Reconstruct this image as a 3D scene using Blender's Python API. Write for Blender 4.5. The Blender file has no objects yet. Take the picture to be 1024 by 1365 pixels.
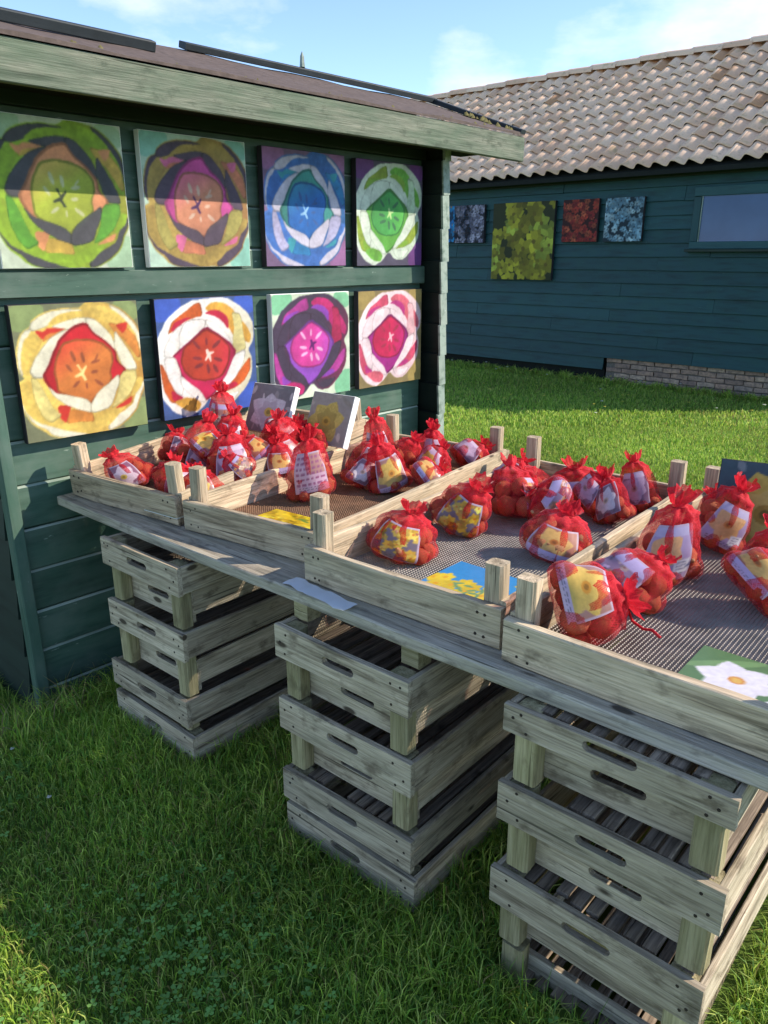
import bpy, bmesh, math, random
import numpy as np
from mathutils import Vector, Matrix

scene = bpy.context.scene
D = bpy.data
COL = scene.collection
R = math.radians
rng = np.random.default_rng(7)
random.seed(7)

# ------------------------------------------------------------------ camera
cam_data = D.cameras.new("camera")
cam = D.objects.new("camera", cam_data)
COL.objects.link(cam)
cam.location = (0, 0, 1.55)
cam.rotation_euler = (R(90 - 18.44), 0, 0)
cam_data.sensor_fit = 'HORIZONTAL'
cam_data.sensor_width = 36
cam_data.lens = 36 * 1020 / 1024
cam_data.clip_start = 0.05
cam_data.clip_end = 2000
scene.camera = cam

# ------------------------------------------------------------------ sky, sun, exposure
SUN_EL, SUN_AZ = 35.0, 90.0          # azimuth measured from +Y towards +X
world = D.worlds.new("World")
scene.world = world
world.use_nodes = True
wn = world.node_tree
wn.nodes.clear()


def N(tree, typ, **kw):
    n = tree.nodes.new(typ)
    for k, v in kw.items():
        if k.startswith('i_'):
            n.inputs[k[2:].replace('_', ' ')].default_value = v
        else:
            setattr(n, k, v)
    return n


wout = N(wn, 'ShaderNodeOutputWorld')
wbg = N(wn, 'ShaderNodeBackground')
wbg.inputs['Strength'].default_value = 0.15
sky = N(wn, 'ShaderNodeTexSky')
sky.sky_type = 'NISHITA'
sky.sun_disc = False
sky.sun_elevation = R(SUN_EL)
sky.sun_rotation = R(SUN_AZ)
sky.air_density = 0.78
sky.dust_density = 0.0
sky.ozone_density = 1.5
sky.altitude = 900
wtc = N(wn, 'ShaderNodeTexCoord')
wmap = N(wn, 'ShaderNodeMapping')
wmap.inputs['Scale'].default_value = (1.0, 1.0, 2.4)
wmap.inputs['Location'].default_value = (1.35, 0.7, 0.3)
wnoise = N(wn, 'ShaderNodeTexNoise')
wnoise.inputs['Scale'].default_value = 3.1
wnoise.inputs['Detail'].default_value = 7
wnoise.inputs['Roughness'].default_value = 0.58
wramp = N(wn, 'ShaderNodeValToRGB')
wramp.color_ramp.elements[0].position = 0.56
wramp.color_ramp.elements[0].color = (0, 0, 0, 1)
wramp.color_ramp.elements[1].position = 0.82
wramp.color_ramp.elements[1].color = (0.85, 0.85, 0.85, 1)
wmix = N(wn, 'ShaderNodeMix', data_type='RGBA')
wmix.inputs['B'].default_value = (4.3, 4.4, 4.6, 1)
wl = wn.links.new
def cloud_bank(px, py, size, amount):
    d = Vector(((px - 512) / 1020, 0, 0)) + Vector((0, math.cos(R(18.44)), -math.sin(R(18.44)))) - Vector((0, math.sin(R(18.44)), math.cos(R(18.44)))) * ((py - 682.5) / 1020)
    d.normalize()
    dot = N(wn, 'ShaderNodeVectorMath', operation='DOT_PRODUCT')
    dot.inputs[1].default_value = d
    wn.links.new(wtc.outputs['Generated'], dot.inputs[0])
    mr = N(wn, 'ShaderNodeMapRange')
    mr.interpolation_type = 'SMOOTHSTEP'
    mr.inputs['From Min'].default_value = math.cos(R(size))
    mr.inputs['From Max'].default_value = 1.0
    mr.inputs['To Max'].default_value = amount
    wn.links.new(dot.outputs['Value'], mr.inputs['Value'])
    return mr.outputs['Result']


wl(wtc.outputs['Generated'], wmap.inputs['Vector'])
wl(wmap.outputs['Vector'], wnoise.inputs['Vector'])
wsum = wnoise.outputs['Fac']
for bank in ((1018, 0, 8, .20), (630, 100, 4, .10), (585, 5, 5, .10)):
    ad = N(wn, 'ShaderNodeMath', operation='ADD')
    wl(wsum, ad.inputs[0]); wl(cloud_bank(*bank), ad.inputs[1])
    wsum = ad.outputs[0]
wl(wsum, wramp.inputs['Fac'])
wl(wramp.outputs['Color'], wmix.inputs['Factor'])
wl(sky.outputs['Color'], wmix.inputs['A'])
wl(wmix.outputs['Result'], wbg.inputs['Color'])
wl(wbg.outputs['Background'], wout.inputs['Surface'])

sun_data = D.lights.new("sun", 'SUN')
sun_data.energy = 3.2
sun_data.angle = R(0.53)
sun_data.color = (1.0, 0.91, 0.77)
sun = D.objects.new("sun", sun_data)
COL.objects.link(sun)
sun.rotation_euler = (0, R(90 - SUN_EL), 0)
sun.location = (20, 0, 14)

scene.view_settings.view_transform = 'Standard'
scene.view_settings.look = 'None'
scene.view_settings.exposure = 1.12
scene.view_settings.gamma = 1.0
scene.view_settings.use_curve_mapping = False

# ------------------------------------------------------------------ frames
AT, AS = R(-40.7), R(46.7)
ut = np.array([math.cos(AT), math.sin(AT)]); vt = np.array([-ut[1], ut[0]])
vs = np.array([math.cos(AS), math.sin(AS)]); us = np.array([vs[1], -vs[0]])
WALL = -2.70                                          # shed wall plane (p . us)


def TP(u, v, z=0.0):
    p = ut * u + vt * v
    return Vector((p[0], p[1], z))


def SP(s, w, z=0.0):                                   # shed: s along the wall, w out of it
    p = vs * s + us * (WALL + w)
    return Vector((p[0], p[1], z))


def BP(t, d, z=0.0):                                   # barn: t along facade, d out of it towards the lawn
    p = us * t + vs * (9.3 - d)
    return Vector((p[0], p[1], z))


def sstep(a, b, x):
    t = np.clip((np.asarray(x, float) - a) / (b - a), 0, 1)
    return t * t * (3 - 2 * t)


def ground_z(x, y):
    x = np.asarray(x, float); y = np.asarray(y, float)
    w = x * us[0] + y * us[1]; s = x * vs[0] + y * vs[1]
    dip = -0.13 * sstep(-2.28, -2.66, w) * (1 - sstep(2.0, 3.2, s)) * (1 - sstep(-3.5, -6, w))
    return dip + 0.006 * np.sin(x * 3.1 + 1) * np.sin(y * 2.7) - 0.004


# ------------------------------------------------------------------ materials
def lin(c):
    c = np.asarray(c, float) / 255.0
    return np.where(c <= 0.04045, c / 12.92, ((c + 0.055) / 1.055) ** 2.4)


def L4(c, k=1.0):
    r = lin(c) * k
    return (float(r[0]), float(r[1]), float(r[2]), 1.0)


def new_mat(name):
    m = D.materials.new(name)
    m.use_nodes = True
    t = m.node_tree
    t.nodes.clear()
    out = N(t, 'ShaderNodeOutputMaterial')
    b = N(t, 'ShaderNodeBsdfPrincipled')
    t.links.new(b.outputs['BSDF'], out.inputs['Surface'])
    return m, t, b, out


def coords(t, scale, rand=True):
    """object coordinates, shifted per object, stretched"""
    tc = N(t, 'ShaderNodeTexCoord')
    mp = N(t, 'ShaderNodeMapping')
    mp.inputs['Scale'].default_value = scale
    t.links.new(tc.outputs['Object'], mp.inputs['Vector'])
    if not rand:
        return mp.outputs['Vector'], None
    oi = N(t, 'ShaderNodeObjectInfo')
    mul = N(t, 'ShaderNodeVectorMath', operation='SCALE')
    mul.inputs[0].default_value = (37.0, 91.0, 53.0)
    t.links.new(oi.outputs['Random'], mul.inputs['Scale'])
    add = N(t, 'ShaderNodeVectorMath', operation='ADD')
    t.links.new(mp.outputs['Vector'], add.inputs[0])
    t.links.new(mul.outputs['Vector'], add.inputs[1])
    return add.outputs['Vector'], oi


def ramp(t, src, stops):
    r = N(t, 'ShaderNodeValToRGB')
    els = r.color_ramp.elements
    while len(els) < len(stops):
        els.new(0.5)
    for e, (p, c) in zip(els, stops):
        e.position = p
        e.color = c if len(c) == 4 else (*c, 1)
    t.links.new(src, r.inputs['Fac'])
    return r.outputs['Color']


def noise(t, vec, scale, detail=4, rough=0.55, dist=0.0):
    n = N(t, 'ShaderNodeTexNoise')
    n.inputs['Scale'].default_value = scale
    n.inputs['Detail'].default_value = detail
    n.inputs['Roughness'].default_value = rough
    n.inputs['Distortion'].default_value = dist
    t.links.new(vec, n.inputs['Vector'])
    return n.outputs['Fac']


def mixc(t, fac, a, b, mode='MIX'):
    m = N(t, 'ShaderNodeMix', data_type='RGBA', blend_type=mode)
    for s, v in (('Factor', fac), ('A', a), ('B', b)):
        if isinstance(v, bpy.types.NodeSocket):
            t.links.new(v, m.inputs[s])
        else:
            m.inputs[s].default_value = v
    return m.outputs['Result']


def bump(t, b, h, strength=0.3, dist=0.004):
    bm = N(t, 'ShaderNodeBump')
    bm.inputs['Strength'].default_value = strength
    bm.inputs['Distance'].default_value = dist
    t.links.new(h, bm.inputs['Height'])
    t.links.new(bm.outputs['Normal'], b.inputs['Normal'])


def math_node(t, op, a, b=None):
    m = N(t, 'ShaderNodeMath', operation=op)
    for i, v in enumerate((a, b)):
        if v is None:
            continue
        if isinstance(v, bpy.types.NodeSocket):
            t.links.new(v, m.inputs[i])
        else:
            m.inputs[i].default_value = v
    return m.outputs[0]


def wood_mat(name, light, mid, dark, green=None, knots=True, rough=0.8, gfac=0.5):
    m, t, b, out = new_mat(name)
    vec, oi = coords(t, (1.1, 15, 15))
    g = noise(t, vec, 3.2, 6, 0.62, 0.35)
    col = ramp(t, g, [(0.28, dark), (0.45, mid), (0.68, light)])
    vec2, _ = coords(t, (3.0, 80, 80))
    fine = noise(t, vec2, 3.0, 3, 0.6)
    col = mixc(t, ramp(t, fine, [(0.32, (1, 1, 1)), (0.55, (0, 0, 0))]), col,
               mixc(t, 0.55, col, dark if len(dark) == 4 else (*dark, 1)))
    vecc, _ = coords(t, (0.9, 46, 46))
    crack = noise(t, vecc, 2.6, 2, 0.5, 0.25)
    col = mixc(t, ramp(t, crack, [(0.285, (0.85, 0.85, 0.85)), (0.33, (0, 0, 0))]), col, (dark[0] * .45, dark[1] * .43, dark[2] * .42, 1))
    vec3, _ = coords(t, (2.2, 4, 4))
    blot = noise(t, vec3, 2.5, 5, 0.6)
    if green is not None:
        col = mixc(t, ramp(t, blot, [(0.42, (0, 0, 0)), (0.68, (gfac, gfac, gfac))]), col, (*green, 1))
    blot2 = noise(t, vec3, 5.5, 4, 0.6)
    col = mixc(t, ramp(t, blot2, [(0.30, (0.75, 0.75, 0.75)), (0.44, (0, 0, 0))]), col, (*dark[:3], 1))
    if knots:
        vec4, _ = coords(t, (4.0, 10.0, 10.0))
        vo = N(t, 'ShaderNodeTexVoronoi')
        vo.inputs['Scale'].default_value = 1.0
        vo.inputs['Randomness'].default_value = 1.0
        t.links.new(vec4, vo.inputs['Vector'])
        k = ramp(t, vo.outputs['Distance'], [(0.075, (0.92, 0.92, 0.92)), (0.115, (0, 0, 0))])
        col = mixc(t, k, col, (dark[0] * 0.35, dark[1] * 0.32, dark[2] * 0.3, 1))
    # brightness differs from board to board
    hsv = N(t, 'ShaderNodeHueSaturation')
    mr = N(t, 'ShaderNodeMapRange')
    mr.inputs['To Min'].default_value = 0.78
    mr.inputs['To Max'].default_value = 1.18
    t.links.new(oi.outputs['Random'], mr.inputs['Value'])
    t.links.new(mr.outputs['Result'], hsv.inputs['Value'])
    t.links.new(col, hsv.inputs['Color'])
    t.links.new(hsv.outputs['Color'], b.inputs['Base Color'])
    b.inputs['Roughness'].default_value = rough
    b.inputs['Specular IOR Level'].default_value = 0.25
    bump(t, b, math_node(t, 'ADD', math_node(t, 'ADD', g, math_node(t, 'MULTIPLY', fine, 0.8)), math_node(t, 'MULTIPLY', crack, 1.2)), 0.6, 0.003)
    return m


M = {}
M['crate'] = wood_mat('weathered_crate_wood', L4((210, 192, 166)), L4((174, 157, 133)), L4((94, 80, 64)), lin((142, 138, 116)), gfac=.3)
M['tray'] = wood_mat('weathered_tray_wood', L4((216, 194, 164)), L4((184, 162, 134)), L4((106, 92, 74)), lin((150, 146, 124)), gfac=0.35)
M['post'] = wood_mat('olive_post_wood', L4((184, 170, 134)), L4((156, 144, 108)), L4((104, 92, 66)), lin((134, 130, 88)), knots=False)
M['plank'] = wood_mat('grey_plank_wood', L4((204, 192, 174)), L4((170, 158, 140)), L4((104, 96, 88)), lin((150, 150, 126)), gfac=0.3)
M['slat'] = wood_mat('dark_slat_wood', L4((168, 150, 130)), L4((130, 114, 98)), L4((70, 60, 50)), None, knots=False)
M['fascia'] = wood_mat('mossy_fascia_paint', L4((132, 132, 116)), L4((106, 112, 96)), L4((70, 78, 64)), lin((84, 104, 82)), knots=False)
M['rough_timber'] = wood_mat('grey_timber', L4((150, 136, 118)), L4((112, 100, 86)), L4((60, 52, 44)))


def paint_mat(name, base, worn, dark, wear=0.5, scale=(1.2, 10, 10), rough=0.55):
    m, t, b, out = new_mat(name)
    vec, oi = coords(t, scale)
    g = noise(t, vec, 2.5, 6, 0.62, 0.2)
    vec2, _ = coords(t, (2.5, 3.5, 3.5))
    g2 = noise(t, vec2, 2.0, 5, 0.6)
    col = ramp(t, g, [(0.3, dark), (0.52, base), (0.85, mix3(base, worn, 0.35))])
    col = mixc(t, ramp(t, g2, [(0.45, (0, 0, 0)), (0.75, (wear, wear, wear))]), col, (*worn[:3], 1))
    vec3, _ = coords(t, (9, 26, 26))
    g3 = noise(t, vec3, 2.2, 3, 0.5)
    col = mixc(t, ramp(t, g3, [(0.70, (0, 0, 0)), (0.78, (wear, wear, wear))]), col, (*[min(1, c * 2.6 + 0.04) for c in worn[:3]], 1))
    hsv = N(t, 'ShaderNodeHueSaturation')
    mr = N(t, 'ShaderNodeMapRange')
    mr.inputs['To Min'].default_value = 0.85
    mr.inputs['To Max'].default_value = 1.15
    t.links.new(oi.outputs['Random'], mr.inputs['Value'])
    t.links.new(mr.outputs['Result'], hsv.inputs['Value'])
    t.links.new(col, hsv.inputs['Color'])
    t.links.new(hsv.outputs['Color'], b.inputs['Base Color'])
    b.inputs['Roughness'].default_value = rough
    b.inputs['Specular IOR Level'].default_value = 0.3
    bump(t, b, g, 0.3, 0.003)
    return m


def mix3(a, b, f):
    return tuple(a[i] * (1 - f) + b[i] * f for i in range(3)) + (1,)


M['shed'] = paint_mat('green_shed_paint', L4((66, 92, 78)), L4((104, 114, 104)), L4((46, 70, 58)), 0.55)
M['shed_dark'] = paint_mat('dark_green_paint', L4((30, 44, 38)), L4((44, 58, 50)), L4((20, 30, 26)), 0.3)
M['shed_edge'] = paint_mat('pale_edge_paint', L4((140, 152, 140)), L4((172, 178, 164)), L4((80, 98, 84)), 0.5)
M['fin'] = paint_mat('shaded_green_paint', L4((20, 30, 26)), L4((32, 40, 36)), L4((12, 18, 16)), 0.25)  # shed green darkened to near black, shade of the far end painted in
M['barn'] = paint_mat('teal_barn_paint', L4((26, 66, 70)), L4((30, 74, 64)), L4((18, 48, 50)), 0.45)
M['barn_frame'] = paint_mat('teal_frame_paint', L4((34, 72, 76)), L4((40, 80, 80)), L4((26, 58, 64)), 0.3)


def simple_mat(name, c, rough=0.7, spec=0.3, var=0.25, scale=14.0, c2=None):
    m, t, b, out = new_mat(name)
    vec, oi = coords(t, (1, 1, 1))
    g = noise(t, vec, scale, 5, 0.6)
    c2 = c2 if c2 is not None else tuple(x * (1 - var) for x in c[:3])
    col = ramp(t, g, [(0.32, (*c2[:3], 1)), (0.68, (*c[:3], 1))])
    t.links.new(col, b.inputs['Base Color'])
    b.inputs['Roughness'].default_value = rough
    b.inputs['Specular IOR Level'].default_value = spec
    bump(t, b, g, 0.2, 0.002)
    return m


M['felt'] = simple_mat('purple_brown_felt', L4((104, 90, 84)), 0.9, 0.2, 0.4, 30)
M['batten'] = simple_mat('black_batten', L4((46, 52, 56)), 0.6, 0.3, 0.4, 12)
M['moss'] = simple_mat('yellow_moss', L4((126, 118, 76)), 0.95, 0.1, 0.5, 60)
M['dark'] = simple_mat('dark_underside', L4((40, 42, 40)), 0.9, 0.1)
M['wire'] = simple_mat('galvanised_wire', L4((168, 158, 148)), 0.55, 0.4, 0.35, 20)
M['rust_wire'] = simple_mat('rusty_wire', L4((150, 112, 84)), 0.7, 0.3, 0.45, 20)
M['white'] = simple_mat('white_canvas_edge', L4((232, 230, 224)), 0.7, 0.2, 0.06)
M['black_edge'] = simple_mat('dark_canvas_edge', L4((52, 50, 54)), 0.7, 0.2, 0.2)
M['mortar'] = simple_mat('mortar', L4((120, 112, 104)), 0.95, 0.1, 0.4, 40)
M['soil'] = simple_mat('lawn_soil', L4((96, 120, 52)), 1.0, 0.05, 0.5, 9, c2=lin((78, 92, 44)))
M['string'] = simple_mat('red_string', L4((190, 24, 36)), 0.6, 0.3)
M['nail'] = simple_mat('rusty_nail', L4((58, 46, 38)), 0.7, 0.3, 0.4, 60)
M['metal'] = simple_mat('nail_head', L4((150, 150, 150)), 0.4, 0.5)


def brick_mat():
    m, t, b, out = new_mat('old_brick')
    vec, oi = coords(t, (1, 1, 1))
    g = noise(t, vec, 26, 5, 0.65)
    base = ramp(t, oi.outputs['Random'], [(0.0, L4((136, 112, 98))), (0.4, L4((170, 138, 116))), (0.75, L4((150, 132, 118))), (1.0, L4((186, 158, 134)))])
    col = mixc(t, ramp(t, g, [(0.35, (0.7, 0.7, 0.7)), (0.6, (0, 0, 0))]), base, L4((86, 76, 72)))
    t.links.new(col, b.inputs['Base Color'])
    b.inputs['Roughness'].default_value = 0.95
    bump(t, b, g, 0.6, 0.006)
    return m


def tile_mat():
    m, t, b, out = new_mat('old_clay_tile')
    vec, oi = coords(t, (1, 1, 1))
    g = noise(t, vec, 16, 6, 0.65)
    g2 = noise(t, vec, 55, 3, 0.6)
    base = ramp(t, oi.outputs['Random'], [(0.0, L4((218, 174, 142))), (0.35, L4((232, 192, 160))), (0.7, L4((240, 204, 174))), (0.95, L4((222, 186, 158))), (1.0, L4((186, 134, 92)))])
    col = mixc(t, ramp(t, g, [(0.30, (0.6, 0.6, 0.6)), (0.43, (0, 0, 0))]), base, L4((164, 134, 114)))
    col = mixc(t, ramp(t, g2, [(0.62, (0, 0, 0)), (0.74, (0.6, 0.6, 0.6))]), col, L4((230, 216, 196)))
    g3 = noise(t, vec, 5, 4, 0.6)
    col = mixc(t, ramp(t, g3, [(0.56, (0, 0, 0)), (0.70, (0.55, 0.55, 0.55))]), col, L4((172, 150, 96)))
    t.links.new(col, b.inputs['Base Color'])
    b.inputs['Roughness'].default_value = 0.85
    bump(t, b, g, 0.35, 0.004)
    return m


def attr_mat(name, rough=0.5, transl=0.0, spec=0.3, grain=0.0):
    m, t, b, out = new_mat(name)
    a = N(t, 'ShaderNodeAttribute', attribute_name='Col')
    src = a.outputs['Color']
    if grain:
        vec, oi = coords(t, (1, 1, 1))
        g = noise(t, vec, 60, 4, 0.6)
        g2 = noise(t, vec, 9, 4, 0.6)
        src = mixc(t, ramp(t, g, [(0.3, (grain, grain, grain)), (0.62, (0, 0, 0))]), src, mixc(t, 1.0, src, (0.62, 0.6, 0.6, 1), 'MULTIPLY'))
        src = mixc(t, ramp(t, g2, [(0.35, (grain, grain, grain)), (0.65, (0, 0, 0))]), src, mixc(t, 1.0, src, (0.74, 0.7, 0.7, 1), 'MULTIPLY'))
    t.links.new(src, b.inputs['Base Color'])
    b.inputs['Roughness'].default_value = rough
    b.inputs['Specular IOR Level'].default_value = spec
    if transl:
        tr = N(t, 'ShaderNodeBsdfTranslucent')
        t.links.new(src, tr.inputs['Color'])
        mx = N(t, 'ShaderNodeMixShader')
        mx.inputs['Fac'].default_value = transl
        t.links.new(b.outputs['BSDF'], mx.inputs[1])
        t.links.new(tr.outputs['BSDF'], mx.inputs[2])
        t.links.new(mx.outputs['Shader'], out.inputs['Surface'])
    return m


M['brick'] = brick_mat()
M['tile'] = tile_mat()
M['print'] = attr_mat('printed_canvas', 0.6, 0, 0.25, 0.35)
M['card'] = attr_mat('printed_card', 0.35, 0, 0.4, 0.25)
M['grass'] = attr_mat('grass_blade', 0.55, 0.48, 0.3)


def net_mat():
    m, t, b, out = new_mat('red_net')
    a = N(t, 'ShaderNodeAttribute', attribute_name='Dens')
    vec, oi = coords(t, (1, 1, 1))
    g = noise(t, vec, 38, 4, 0.6, 0.6)
    g2 = noise(t, vec, 190, 2, 0.5)
    fac = math_node(t, 'ADD', a.outputs['Fac'], math_node(t, 'MULTIPLY', math_node(t, 'SUBTRACT', g, 0.5), 0.95))
    fac = math_node(t, 'ADD', fac, math_node(t, 'MULTIPLY', math_node(t, 'SUBTRACT', g2, 0.5), 0.8))
    w_ = N(t, 'ShaderNodeAttribute', attribute_name='Weave')
    sp = N(t, 'ShaderNodeSeparateXYZ')
    t.links.new(w_.outputs['Vector'], sp.inputs[0])
    K = 2 * math.pi / .0068
    th1 = math_node(t, 'SINE', math_node(t, 'MULTIPLY', math_node(t, 'ADD', sp.outputs[0], sp.outputs[1]), K))
    th2 = math_node(t, 'SINE', math_node(t, 'MULTIPLY', math_node(t, 'SUBTRACT', sp.outputs[0], sp.outputs[1]), K))
    thr = math_node(t, 'MULTIPLY', math_node(t, 'MAXIMUM', th1, th2), 0.24)
    fac = math_node(t, 'ADD', fac, math_node(t, 'SUBTRACT', thr, 0.03))
    cl = N(t, 'ShaderNodeClamp')
    cl.inputs['Min'].default_value = 0.10
    cl.inputs['Max'].default_value = 0.97
    t.links.new(fac, cl.inputs['Value'])
    col = ramp(t, g, [(0.3, L4((188, 10, 32))), (0.7, L4((236, 48, 62)))])
    t.links.new(col, b.inputs['Base Color'])
    b.inputs['Roughness'].default_value = 0.7
    b.inputs['Specular IOR Level'].default_value = 0.15
    b.inputs['Sheen Weight'].default_value = 0.25
    tr = N(t, 'ShaderNodeBsdfTranslucent')
    t.links.new(col, tr.inputs['Color'])
    mx = N(t, 'ShaderNodeMixShader')
    mx.inputs['Fac'].default_value = 0.35
    t.links.new(b.outputs['BSDF'], mx.inputs[1])
    t.links.new(tr.outputs['BSDF'], mx.inputs[2])
    tp = N(t, 'ShaderNodeBsdfTransparent')
    tp.inputs['Color'].default_value = (0.96, 0.78, 0.79, 1)
    mx2 = N(t, 'ShaderNodeMixShader')
    t.links.new(cl.outputs['Result'], mx2.inputs['Fac'])
    t.links.new(tp.outputs['BSDF'], mx2.inputs[1])
    t.links.new(mx.outputs['Shader'], mx2.inputs[2])
    t.links.new(mx2.outputs['Shader'], out.inputs['Surface'])
    return m


def bulb_mat():
    m, t, b, out = new_mat('bulb_skin')
    vec, oi = coords(t, (40, 40, 6))
    g = noise(t, vec, 1.6, 4, 0.6, 0.4)
    base = ramp(t, oi.outputs['Random'], [(0.0, L4((178, 110, 70))), (0.5, L4((204, 142, 96))), (0.8, L4((166, 96, 62))), (1.0, L4((222, 176, 130)))])
    col = mixc(t, ramp(t, g, [(0.35, (0.75, 0.75, 0.75)), (0.58, (0, 0, 0))]), base, L4((128, 62, 34)))
    t.links.new(col, b.inputs['Base Color'])
    b.inputs['Roughness'].default_value = 0.55
    b.inputs['Specular IOR Level'].default_value = 0.25
    bump(t, b, g, 0.5, 0.004)
    return m


M['net'] = net_mat()
M['bulb'] = bulb_mat()


def glass_mat():
    m, t, b, out = new_mat('window_glass')
    vec, oi = coords(t, (1, 1, 1), False)
    g = noise(t, vec, 2.0, 3, 0.5)
    col = ramp(t, g, [(0.3, L4((44, 72, 116))), (0.7, L4((60, 92, 136)))])  # blue base colour holds the sky's reflection and the curtain behind
    t.links.new(col, b.inputs['Base Color'])
    b.inputs['Roughness'].default_value = 0.08
    b.inputs['Specular IOR Level'].default_value = 0.2
    return m


M['glass'] = glass_mat()


def plastic_mat():
    m, t, b, out = new_mat('clear_sleeve')
    b.inputs['Base Color'].default_value = (0.78, 0.82, 0.9, 1)
    b.inputs['Roughness'].default_value = 0.2
    tp = N(t, 'ShaderNodeBsdfTransparent')
    mx = N(t, 'ShaderNodeMixShader')
    mx.inputs['Fac'].default_value = 0.7
    t.links.new(tp.outputs['BSDF'], mx.inputs[1])
    t.links.new(b.outputs['BSDF'], mx.inputs[2])
    t.links.new(mx.outputs['Shader'], out.inputs['Surface'])
    return m


M['sleeve'] = plastic_mat()

# ------------------------------------------------------------------ object helpers


def tag(o, label=None, cat=None, group=None, kind=None):
    if label: o['label'] = label
    if cat: o['category'] = cat
    if group: o['group'] = group
    if kind: o['kind'] = kind
    return o


def empty(name, loc=(0, 0, 0), rz=0.0, parent=None):
    o = D.objects.new(name, None)
    o.empty_display_size = 0.1
    COL.objects.link(o)
    o.location = loc
    o.rotation_euler = (0, 0, rz)
    if parent: o.parent = parent
    return o


def place(name, me, parent=None, loc=(0, 0, 0), rot=(0, 0, 0), scale=None):
    o = D.objects.new(name, me)
    COL.objects.link(o)
    o.location = loc
    o.rotation_euler = rot
    if scale: o.scale = scale
    if parent: o.parent = parent
    return o


def mesh(name, V, F, mat, smooth=False):
    me = D.meshes.new(name)
    me.from_pydata([tuple(map(float, v)) for v in V], [], [tuple(map(int, f)) for f in F])
    if mat: me.materials.append(mat)
    if smooth:
        me.polygons.foreach_set('use_smooth', [True] * len(me.polygons))
    me.update()
    return me


def tri_mesh(name, V, T, mat, col=None, smooth=False):
    """large triangle mesh straight from numpy"""
    me = D.meshes.new(name)
    me.vertices.add(len(V))
    me.vertices.foreach_set('co', np.ascontiguousarray(V, np.float32).ravel())
    me.loops.add(len(T) * 3)
    me.loops.foreach_set('vertex_index', np.ascontiguousarray(T, np.int32).ravel())
    me.polygons.add(len(T))
    me.polygons.foreach_set('loop_start', np.arange(0, len(T) * 3, 3, dtype=np.int32))
    if col is not None:
        a = me.color_attributes.new('Col', 'FLOAT_COLOR', 'POINT')
        c = np.ones((len(V), 4), np.float32)
        c[:, :3] = col
        a.data.foreach_set('color', c.ravel())
    if mat: me.materials.append(mat)
    me.update(calc_edges=True)
    if smooth:
        me.polygons.foreach_set('use_smooth', np.ones(len(T), bool))
    return me


_bm = {}


def board_mesh(L, W, T, mat, c=0.002, seed=0, jit=0.0008, seg=2, edge=None):
    """plank along X, thickness Y, width Z; chamfered long edges, a little uneven"""
    key = (round(L, 3), round(W, 3), round(T, 3), mat, c, seed, edge)
    if key in _bm: return _bm[key]
    r = np.random.default_rng(seed * 77 + 5)
    hw, ht = W / 2, T / 2
    prof = [(-ht + c, -hw), (ht - c, -hw), (ht, -hw + c), (ht, hw - c), (ht - c, hw), (-ht + c, hw), (-ht, hw - c), (-ht, -hw + c)]
    V, F = [], []
    for i in range(seg + 1):
        x = -L / 2 + L * i / seg
        dy, dz = r.normal(0, jit, 2)
        for (y, z) in prof:
            V.append((x, y + dy + r.normal(0, jit * 0.4), z + dz + r.normal(0, jit * 0.5)))
    for i in range(seg):
        for k in range(8):
            a, b2 = i * 8 + k, i * 8 + (k + 1) % 8
            F.append((a, b2, b2 + 8, a + 8))
    F.append(tuple(range(7, -1, -1)))
    F.append(tuple(range(seg * 8, seg * 8 + 8)))
    me = mesh('board', V, F, M[mat])
    if edge:
        me.materials.append(M[edge])
        for i in range(seg):
            me.polygons[i * 8 + 5].material_index = 1
    bmx = bmesh.new(); bmx.from_mesh(me); bmesh.ops.recalc_face_normals(bmx, faces=bmx.faces); bmx.to_mesh(me); bmx.free()
    _bm[key] = me
    return me


def slot_mesh(L, W, T, mat, sl=0.105, sh=0.024, sx=0.0, sz=0.0, seed=0):
    """board with a rounded hand hole"""
    key = ('slot', L, W, T, mat, sl, sh, sx, sz, seed)
    if key in _bm: return _bm[key]
    r = np.random.default_rng(seed + 3)
    bmx = bmesh.new()
    outer = [(-L / 2, -W / 2), (0, -W / 2 + r.normal(0, .001)), (L / 2, -W / 2), (L / 2, W / 2), (0, W / 2 + r.normal(0, .001)), (-L / 2, W / 2)]
    inner = []
    for s in (1, -1):
        for k in range(5):
            a = -math.pi / 2 + math.pi * k / 4
            inner.append((sx + s * (sl / 2 - sh / 2 + math.cos(a) * sh / 2), sz + s * math.sin(a) * sh / 2))
    loops = []
    for pts in (outer, inner):
        vv = [bmx.verts.new((x, -T / 2, z)) for x, z in pts]
        ee = [bmx.edges.new((vv[i], vv[(i + 1) % len(vv)])) for i in range(len(vv))]
        loops.append((vv, ee))
    bmesh.ops.triangle_fill(bmx, use_beauty=True, edges=loops[0][1] + loops[1][1])
    faces = list(bmx.faces)
    ret = bmesh.ops.extrude_face_region(bmx, geom=faces)
    for v in [g for g in ret['geom'] if isinstance(g, bmesh.types.BMVert)]:
        v.co.y += T
    bmesh.ops.recalc_face_normals(bmx, faces=bmx.faces)
    me = D.meshes.new('slot_board')
    bmx.to_mesh(me); bmx.free()
    me.materials.append(M[mat])
    _bm[key] = me
    return me


def box_vf(x0, x1, y0, y1, z0, z1):
    V = [(x0, y0, z0), (x1, y0, z0), (x1, y1, z0), (x0, y1, z0), (x0, y0, z1), (x1, y0, z1), (x1, y1, z1), (x0, y1, z1)]
    F = [(0, 3, 2, 1), (4, 5, 6, 7), (0, 1, 5, 4), (1, 2, 6, 5), (2, 3, 7, 6), (3, 0, 4, 7)]
    return V, F


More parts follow.
